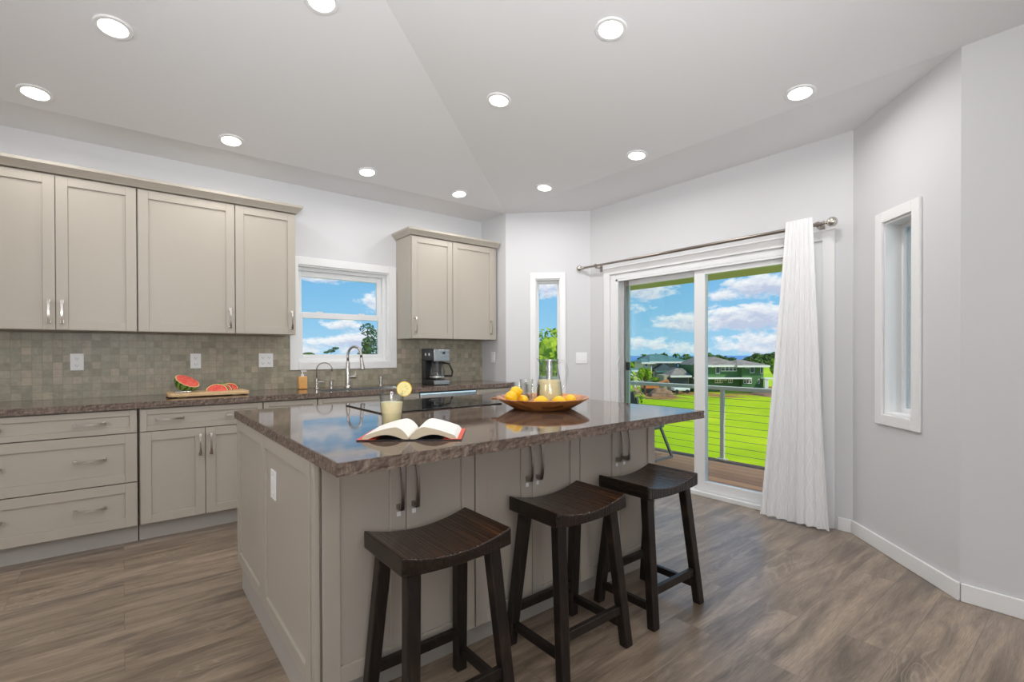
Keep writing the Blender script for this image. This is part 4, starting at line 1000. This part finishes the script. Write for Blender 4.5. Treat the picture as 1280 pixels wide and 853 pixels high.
# kitchen window trees
def kt(az,d,zs,label,seed,n=800,s=.085,mat='leafs',w=.5):
    x,y=azp(az,d);rnd=random.Random(seed);bl=[((rnd.uniform(-w,w),rnd.uniform(-w,w),z_-GZ),(w*rnd.uniform(.8,1.2),w,rr)) for z_,rr in zs]
    tree('slender_tree',(x,y,GZ),5,bl,None,n,s,M[mat],label,seed,.06,'trees beyond the kitchen window',core=False)
kt(22.75,24,[(2.35,.3),(2.0,.35),(1.6,.28),(1.2,.35),(.6,.4),(0,.6)],'tall dark tree at the right edge of the sink window view',21,w=.32)
kt(21.35,27,[(1.75,.3),(1.4,.3),(1.0,.32),(.4,.5)],'rounded lighter tree beside the tall one in the sink window',22,w=.3,mat='leafd')
x,y=azp(18.3,30);tree('umbrella_tree',(x,y,GZ),5,[((0,0,-GZ+1.35),(.22,.2,.09)),((.22,-.1,-GZ+1.50),(.2,.2,.07)),((-.25,.05,-GZ+1.27),(.15,.15,.06))],None,420,.045,M['leafs'],'flat topped small tree just left of the gooseneck in the sink window',23,.02,'trees beyond the kitchen window',core=False)
x,y=azp(16.0,34);tree('low_tree',(x,y,GZ),5,[((0,0,-GZ+1.12),(.4,.3,.16))],None,500,.05,M['leafd'],'low rounded treetop at the lower left of the sink window',24,.06,'trees beyond the kitchen window')

# houses : all in the frame facing the kitchen, u=(px-640)/607*D
def U(px,D): return (px-640)/607.19*D
def Zp(py,D): return 1.2289-(py-440.7)/607.19*D
def win(T,D,parent,x0,x1,y0,y1,n=1,d=-.05):
    a0,a1=U(x0,D),U(x1,D);z1,z0=Zp(y0,D),Zp(y1,D);b=MB(T);t=.13
    b.box(a0,a1,d-.06,d+.04,z0,z0+t);b.box(a0,a1,d-.06,d+.04,z1-t,z1)
    for i in range(n+1): c=a0+(a1-a0)*i/n;b.box(max(a0,c-t/2) if i else a0,(c+t/2) if i<n else a1,d-.06,d+.04,z0,z1)
    if n>1:b.box(a0,a1,d-.05,d+.03,z0+(z1-z0)*.62-.05,z0+(z1-z0)*.62+.05)
    f=b.build('window',M['wtrim'],parent);MB(T).box(a0,a1,d-.01,d+.02,z0,z1).build('pane',M['hglass'],f)
def hip(T,D,x0,x1,r0,r1,ye,yr,d0,d1,mat,parent,th=.25,dr=None):
    a0,a1,b0,b1=U(x0,D),U(x1,D),U(r0,D),U(r1,D);ze,zr=Zp(ye,D),Zp(yr,D);dm=(d0+d1)/2
    b=MB(T);b.add([(a0,d0,ze),(a1,d0,ze),(a1,d1,ze),(a0,d1,ze),(b0,dm,zr),(b1,dm,zr)],[(0,1,5,4),(1,2,5),(2,3,4,5),(3,0,4),(3,2,1,0)])
    ro=b.build('roof',M[mat],parent);MB(T).box(a0,a1,d0-.03,d0+.12,ze-.35,ze+.02).build('fascia',M['wtrim'],ro)
# green house
D0=94;T=far(D0);h=empty('green_house',loc(D0,U(905,D0),GZ),'two storey green house with white trimmed windows beyond the lawn','house')
b=MB(T);b.box(U(868,D0),U(925,D0),0,9,GZ,Zp(457,D0));b.box(U(925,D0),U(951.5,D0),-.9,8,GZ,Zp(457.5,D0));b.build('walls',M['gw'],h)
hip(T,D0,867.5,930,882,906,457,446.8,-.9,11,'roof_b',h);hip(T,D0,916,956,930,936,457.2,450.5,-1.9,8,'roof_b',h)
MB(T).box(U(867.5,D0),U(880,D0),-.98,-.5,Zp(455.4,D0),Zp(453,D0)).build('gutter_band',M['wtrim'],h)
for q in ((894.5,899.8,457.9,467.8,1),(901.3,920.8,457.9,464.8,4),(889,893,457.6,460.2,1),(893.6,902.9,474,479.5,3),(904.5,908.5,474,476.5,1),(910,915.6,474,479.5,2)): win(T,D0,h,*q)
for q in ((928.4,933.2,458.2,460.8,1),(934.4,940,458.4,466.8,1),(947.2,950.6,458.5,467.8,1),(926.4,936.6,474,480,3),(944.3,946.6,474,480,1)): win(T,D0,h,*q,d=-.95)
b=MB(T);b.box(U(866,D0),U(935,D0),-1.6,-.9 if False else 0,Zp(474,D0),Zp(472.3,D0));b.build('trim_band',M['wtrim'],h)
b=MB(T);
for px in (949,951.3): b.box(U(px,D0)-.15,U(px,D0)+.15,-2.4,-2.1,GZ,Zp(473,D0))
b.box(U(947.5,D0),U(958,D0),-2.5,-1,Zp(474,D0),Zp(472.4,D0));b.build('porch',M['wtrim'],h)
b=MB(T).box(U(893,D0),U(972,D0),-4.2,-3.2,GZ,Zp(486,D0)-.2);tag(b.build('hedge',M['leafd'],None,loc(D0-4,U(930,D0),GZ)),'low dark green hedge in front of the green house','hedge')
# teal roofed house
D1=104;T=far(D1);h=empty('teal_roof_house',loc(D1,U(825,D1),GZ),'cream two storey house with a teal metal roof seen through the left door pane','house')
b=MB(T);b.box(U(812,D1),U(847,D1),0,8,GZ,Zp(452,D1));b.box(U(802,D1),U(813,D1),-1.2,6,GZ,Zp(453,D1));b.build('walls',M['cream'],h)
hip(T,D1,809,861,819,832,452.2,443.2,-1.6,10,'roof_t',h);hip(T,D1,799,816,805,811,453,449,-2,7,'roof_t',h)
for q in ((817.5,822,453.6,455.4,2),(832,835,453.9,456.2,1),(840,843,453.9,456.2,1)):win(T,D1,h,*q)
win(T,D1,h,804,807.5,454,458.5,1,d=-1.25);win(T,D1,h,810.6,812.2,454,459,1,d=-1.25)
b=MB(T);a0,a1=U(815,D1),U(868,D1);b.add([(a0,-3,Zp(463,D1)),(U(825.5,D1),-3,Zp(455.2,D1)),(U(833,D1),-3,Zp(460,D1)),(U(866,D1),-3,Zp(459,D1)),(a1,-3,Zp(464.5,D1)),(a0,0,Zp(462,D1)),(U(825.5,D1),0,Zp(454.6,D1)),(U(833,D1),0,Zp(459.4,D1)),(U(866,D1),0,Zp(458.5,D1)),(a1,0,Zp(463.5,D1))],[(0,1,2,3,4),(9,8,7,6,5),(0,5,6,1),(1,6,7,2),(2,7,8,3),(3,8,9,4),(4,9,5,0)]);b.build('lower_roof',M['roof_d'],h)
b=MB(T);b.box(U(814,D1),U(860,D1),-2.8,0,GZ,Zp(464.6,D1));b.build('lower_walls',M['tan'],h)
MB(T).box(U(813,D1),U(836,D1),-4.4,-2.7,Zp(465.2,D1),Zp(463.2,D1)).build('porch_roof',M['roof_t'],h)
for q in ((820.5,823,466.5,471,1),(813,814.4,466.5,471,1)):win(T,D1,h,*q,d=-2.85)
# grey garage house
D2=95;T=far(D2);h=empty('tan_house',loc(D2,U(852,D2),GZ),'low tan house with a brown hip roof and dark garage door behind the mullion','house')
b=MB(T);b.box(U(830,D2),U(861,D2),0,5,GZ,Zp(469.5,D2));b.build('walls',M['tan'],h)
hip(T,D2,836,862.5,850,858,469.8,461.2,-1,5.6,'roof_b',h);MB(T).box(U(834,D2),U(860,D2),-.06,.04,GZ+.2,Zp(472.3,D2)).build('garage_door',M['roof_d'],h)
# small grey house left
D3=90;T=far(D3);h=empty('small_grey_house',loc(D3,U(788,D3),GZ),'small pale house at the left edge of the door view','house')
b=MB(T);b.box(U(776,D3),U(793,D3),0,6,GZ,Zp(467.5,D3));b.box(U(793,D3),U(803,D3),1.5,6,GZ,Zp(463.5,D3));b.build('walls',M['cream'],h);hip(T,D3,772,795,778,787,467.5,461.5,-.6,7,'roof_t',h);hip(T,D3,791,804,795,800,463.4,461.4,1,7,'roof_t',h)
win(T,D3,h,794.5,796.5,465,469.5,1,d=1.45)
D4=135;T=far(D4);h=empty('distant_house',loc(D4,U(784,D4),GZ),'tiny distant house near the sea at the far left','house')
MB(T).box(U(774,D4),U(785,D4),0,5,GZ,Zp(448.5,D4)).build('walls',M['cream'],h);hip(T,D4,772,787,777,782,448.6,446.6,-.5,6,'roof_t',h)
win(T,D4,h,780.5,783,450,453,1)
def clump(D,px,py,wpx,hpx,label,seed,mat,name='shrub',n=1200,group=None,k=5,s=None,cat='tree'):
    rnd=random.Random(seed);u=U(px,D);zc=Zp(py,D);w=wpx/607*D;hh=hpx/607*D;b=MB();B=Vector(loc(D,u,GZ))
    r=empty(name,tuple(B),label,cat,group)
    for i in range(k):
        t=(i+.5)/k;c=Vector(loc(D+rnd.uniform(-.2,.2)*w,u+(t-.5)*w*1.0*.8,zc-hh*.5+rnd.uniform(-.12,.12)*hh))
        R=(w/k*.95,w/k*.95,hh*rnd.uniform(.42,.56))
        leaf_blob(b,c,R,n//k,(s or .012*w+.15),rnd);b.ball(tuple(c),tuple(q*.88 for q in R),12,8,lambda d,c=c:.8+.25*noise.noise(d*2+c))
    b.build('foliage',mat,r,solid=-1)
    MB().tube([tuple(B),tuple(B+Vector((0,0,max(.5,zc-hh*.6-GZ))))],[.25,.15],8).build('trunk',M['bark'],r);return r
clump(160,815,444.3,46,20,'dark tree covered ridge behind the teal roofed house',31,M['leafd'],'hillside_trees',3000,k=7,s=.7)
clump(128,955,443.5,74,30,'broad dark tree mass rising right of the green house',32,M['leafd'],'broad_tree',5000,k=7,s=.55)
clump(150,898,445.3,44,16,'treetops showing above the green house roof',33,M['leafd'],'broad_tree',1800,k=6,s=.5)
clump(100,972,449.5,16,20,'yellow green tree at the right edge of the door view beside the curtain',34,M['leafy'],'round_tree',1500,k=3,s=.25)
clump(88,806,461.5,16,15,'yellow green bush in front of the teal roofed house',35,M['leafy'],'shrub',1500,k=4,s=.2,cat='shrub')
clump(97,819,472.5,9,5,'low green shrubs below the slate porch roof',36,M['leafy'],'shrub',900,k=5,s=.2,cat='shrub')
clump(120,790,453,28,16,'green bushes between the small pale houses',37,M['leafy'],'shrub',1500,k=5,s=.3,cat='shrub')
clump(172,862,447,30,9,'low trees below the two palms',38,M['leafd'],'broad_tree',900,k=5,s=.4)
def palm(D,px,py,label,seed,ln=1.9):
    rnd=random.Random(seed);B=Vector(loc(D,U(px,D),GZ));C=Vector(loc(D,U(px,D),Zp(py,D)));r=empty('palm_tree',tuple(B),label,'palm tree','palms behind the houses')
    MB().tube([tuple(B),tuple(B.lerp(C,.5)+Vector((.3,0,0))),tuple(C)],[.28,.2,.16],8).build('trunk',M['bark'],r,smooth='all')
    b=MB()
    for i in range(16):
        a=2*PI*i/16+rnd.uniform(-.15,.15);e=rnd.uniform(.1,.9);dd=Vector((cos(a),sin(a),0));side=Vector((-sin(a),cos(a),0));pts=[]
        for k in range(7):
            t=k/6;p=C+dd*ln*t+Vector((0,0,ln*(e*t-1.1*t*t)));w=.26*sin(PI*min(1,.15+t*.85))+.02;pts.append((p-side*w-Vector((0,0,.12)),p+Vector((0,0,0)),p+side*w-Vector((0,0,.12))))
        vs=[tuple(q) for row in pts for q in row];fs=[]
        for k in range(6):
            o=k*3;fs+=[(o,o+1,o+4,o+3),(o+1,o+2,o+5,o+4)]
        b.add(vs,fs)
    b.build('fronds',M['leafd'],r,solid=-1)
palm(150,845.5,443.4,'left palm silhouetted behind the teal roofed house',1,1.6);palm(158,858,444,'right palm silhouetted beside the door mullion',2,1.6);palm(130,885.5,442.0,'leaning palm top above the green house roof',5,.9)
# vehicles
def car(D,px,L_,mat,label,pick=True):
    u=U(px,D);T=far(D);r=empty('pickup_truck' if pick else 'parked_car',loc(D,u,GZ),label,'car')
    z=GZ+.15;b=MB(T);b.box(u-L_/2,u+L_/2,-.9,.9,z+.45,z+1.05);b.build('body',M[mat],r,bevel=.12)
    c0,c1=(u-L_*.28,u+L_*.12) if pick else (u-L_*.3,u+L_*.25)
    c=MB(T).add([(c0-.2,-.8,z+1.05),(c1+.4,-.8,z+1.05),(c1,-.7,z+1.65),(c0,-.7,z+1.65),(c0-.2,.8,z+1.05),(c1+.4,.8,z+1.05),(c1,.7,z+1.65),(c0,.7,z+1.65)],[(0,1,2,3),(7,6,5,4),(0,4,5,1),(1,5,6,2),(2,6,7,3),(3,7,4,0)]).build('cabin',M[mat],r,bevel=.06)
    MB(T).box(c0+.1,c1,-.80,-.72,z+1.12,z+1.5).build('side_window',M['hglass'],c)
    for sx in (-1,1):
        for yy in (-.92,.72):
            w=MB(T);w.T=lambda x,y,zz,sx=sx,yy=yy,T=T:T(u+sx*L_*.32+x,yy+zz,z+.35+y);w.lathe([(0,0),(.36,0),(.36,.2),(0,.2)],16).build('wheel',M['rubber'],r)
car(90,850.5,3.0,'carwhite','white pickup parked beyond the lawn, left of the door mullion')
D=93;r=empty('excavator',loc(D,U(812,D),GZ),'orange digger among the red soil piles','excavator');T=far(D);u=U(812,D)
MB(T).box(u-1.6,u+1.6,-1,1,GZ,GZ+.8).build('tracks',M['rubber'],r,bevel=.2);MB(T).box(u-1.3,u+1.6,-1,1,GZ+.8,GZ+1.9).build('body',M['orange'],r,bevel=.1)
b=MB();b.bar(T(u+1.2,0,GZ+1.6),T(u+3.4,0,GZ+2.4),.35);b.bar(T(u+3.4,0,GZ+2.4),T(u+4.2,0,GZ+.8),.28);b.build('boom',M['orange'],r)

# ---------------------------------------------------------------- sky
w=bpy.data.worlds.new('sky');S.world=w;w.use_nodes=True;nt=w.node_tree;nt.nodes.clear()
out=N(nt,'ShaderNodeOutputWorld');bg=N(nt,'ShaderNodeBackground');L(nt,bg.outputs[0],out.inputs[0])
tc=N(nt,'ShaderNodeTexCoord');sx=N(nt,'ShaderNodeSeparateXYZ');L(nt,tc.outputs['Generated'],sx.inputs[0])
hz=math_(nt,'SQRT',math_(nt,'ADD',math_(nt,'MULTIPLY',sx.outputs[0],sx.outputs[0]),math_(nt,'MULTIPLY',sx.outputs[1],sx.outputs[1])))
el=math_(nt,'MULTIPLY',math_(nt,'ARCTAN2',sx.outputs[2],hz),180/PI);az=math_(nt,'MULTIPLY',math_(nt,'ARCTAN2',sx.outputs[0],sx.outputs[1]),180/PI)
skyc=ramp(nt,math_(nt,'DIVIDE',math_(nt,'ADD',el,5),95),[(0,srgb(168,214,242)),(.053,srgb(166,214,243)),(.09,srgb(146,203,240)),(.15,srgb(116,186,234)),(.35,srgb(84,158,220)),(1,srgb(60,120,190))])
CL=[(65.6,3.65,7.5,1.75,1.35),(58.6,3.3,4.2,1.3,1.0),(66.6,6.9,5.6,1.5,1.25),(62.7,6.3,2.6,.9,.8),(66.6,.9,5.8,1.5,1.0),(53.6,7.0,4.6,1.5,1.0),(53.2,5.0,2.2,.6,.7),(54.5,1.0,5.4,.8,.75),(58.5,.3,3.0,.7,.8),(68.5,9.3,3,.8,.6),
 (17.4,8.6,4.6,1.1,1.0),(23.2,5.7,2.2,1.3,1.0),(19.6,3.2,2.6,.8,.8),(21.4,1.3,4.0,1.7,1.25),(15.6,.4,3.4,.7,1.0),(17.5,1.2,3,.6,.6),(43.4,7.6,3.4,1.5,1.0),(44,10,4,1,.8),(15,14.5,11,4.8,2.2),(56,16.5,13,4.5,1.8),  # closing pair of lobes: out of view, added to whiten the worktop reflections
 (8,4,7,2,1),(33,3,8,2,1),(78,4,7,2.4,1.1),(92,6,9,3,1),(-20,8,14,4,1),(-60,10,18,5,1),(120,9,14,4,1),(30,28,16,8,1),(60,40,22,9,1),(-10,35,18,9,1),(15,22,16,5,1),(180,15,25,6,1),(-120,18,25,7,1)]
def field(elv):
    acc=None
    for (a,e,wa,we,g) in CL:
        dx=math_(nt,'DIVIDE',math_(nt,'SUBTRACT',az,a),wa);dy=math_(nt,'DIVIDE',math_(nt,'SUBTRACT',elv,e),we)
        # flatter undersides
        v=math_(nt,'SUBTRACT',1.0,math_(nt,'ADD',math_(nt,'MULTIPLY',dx,dx),math_(nt,'MULTIPLY',dy,dy)));v=math_(nt,'MULTIPLY',math_(nt,'MAXIMUM',v,-1.2),g)
        acc=v if acc is None else math_(nt,'MAXIMUM',acc,v)
    cb=N(nt,'ShaderNodeCombineXYZ');L(nt,math_(nt,'MULTIPLY',az,.5),cb.inputs[0]);L(nt,math_(nt,'MULTIPLY',elv,.95),cb.inputs[1])
    n=noi(nt,cb.outputs[0],1.15,9,.62,.25);n=math_(nt,'MULTIPLY',math_(nt,'SUBTRACT',n,.5),3.2)
    return math_(nt,'SUBTRACT',math_(nt,'ADD',acc,n),.28)
f0=field(el);f1=field(math_(nt,'ADD',el,.55))
dens=ramp(nt,math_(nt,'MULTIPLY_ADD',f0,.5,.5),[(.44,(0,0,0,1)),(.56,(.35,.35,.35,1)),(.72,(.85,.85,.85,1)),(.9,(1,1,1,1))])
shade=ramp(nt,math_(nt,'MULTIPLY_ADD',f1,.5,.5),[(.42,srgb(252,253,255)),(.7,srgb(232,236,246)),(1,srgb(196,206,230))])
c=mix(nt,dens,skyc,shade);L(nt,c,bg.inputs[0]);bg.inputs[1].default_value=1.0
su=bpy.data.lights.new('sun','SUN');su.energy=3.6;su.angle=rad(.6);su.color=(1,.96,.9);so=bpy.data.objects.new('sun',su);COL.objects.link(so)
sd=Vector((.10,-.66,.72)).normalized();so.rotation_euler=(-sd).to_track_quat('-Z','Y').to_euler()

# added fill lights without fixtures, out of view behind and left of the camera
def area(nm,loc_,size,e,dirn,col=(1,1,1)):
    la=bpy.data.lights.new(nm,'AREA');la.shape='DISK';la.size=size;la.energy=e;la.color=col;o=bpy.data.objects.new(nm,la);COL.objects.link(o);o.location=loc_;o.rotation_euler=Vector(dirn).to_track_quat('-Z','Y').to_euler();return o
area('added_uplight',(-.2,-1.5,1.5),.7,52,(.0,.3,1),(.955,.98,1))  # added uplight with no fixture, brightens the ceiling
area('added_uplight',(-1.8,-2.2,1.5),.7,26,(.1,.3,1),(.955,.98,1))
def spot(nm,p,t,e,deg,col):
    la=bpy.data.lights.new(nm,'SPOT');la.energy=e;la.spot_size=rad(deg);la.spot_blend=1;la.shadow_soft_size=.25;la.color=col
    o=bpy.data.objects.new(nm,la);COL.objects.link(o);o.location=p;o.rotation_euler=(Vector(t)-Vector(p)).to_track_quat('-Z','Y').to_euler()
def lamp(nm,p,e,r_,col):
    la=bpy.data.lights.new(nm,'POINT');la.energy=e;la.shadow_soft_size=r_;la.color=col;o=bpy.data.objects.new(nm,la);COL.objects.link(o);o.location=p
lamp('added_fill_point',(-2.3,1.3,1.7),36,.3,(1,.985,.965))  # added point fill for the low fronts and curtain, no lamp stands here
lamp('added_fill_point',(-.3,-1.9,1.4),40,.3,(1,.985,.965))
spot('added_bounce_spot',(-.1,-.5,1.6),(1.25,1.75,3.08),300,95,(.955,.98,1))  # added spot, bounces off the ceiling to lift the room brightness

# ---------------------------------------------------------------- camera
f_,yaw,pitch,roll,CH,cy=607.19,.6758,-.0062,-.0024,1.2289,444.707
F=Vector((sin(yaw)*cos(pitch),cos(yaw)*cos(pitch),sin(pitch)));R=Vector((cos(yaw),-sin(yaw),0));Uu=R.cross(F)
R2=R*cos(roll)+Uu*sin(roll);U2=-R*sin(roll)+Uu*cos(roll)
cam=bpy.data.cameras.new('camera');co=bpy.data.objects.new('camera',cam);COL.objects.link(co)
mt=Matrix((R2,U2,-F)).transposed().to_4x4();mt.translation=(0,0,CH);co.matrix_world=mt
cam.sensor_fit='HORIZONTAL';cam.sensor_width=36;cam.lens=f_*36/1280;cam.shift_y=(cy-426.5)/1280;cam.clip_start=.02;cam.clip_end=20000
S.camera=co
vs=S.view_settings;S.display_settings.display_device='sRGB';vs.view_transform='Standard';vs.look='None';vs.exposure=0;vs.gamma=1
try: vs.use_curve_mapping=False
except Exception: pass
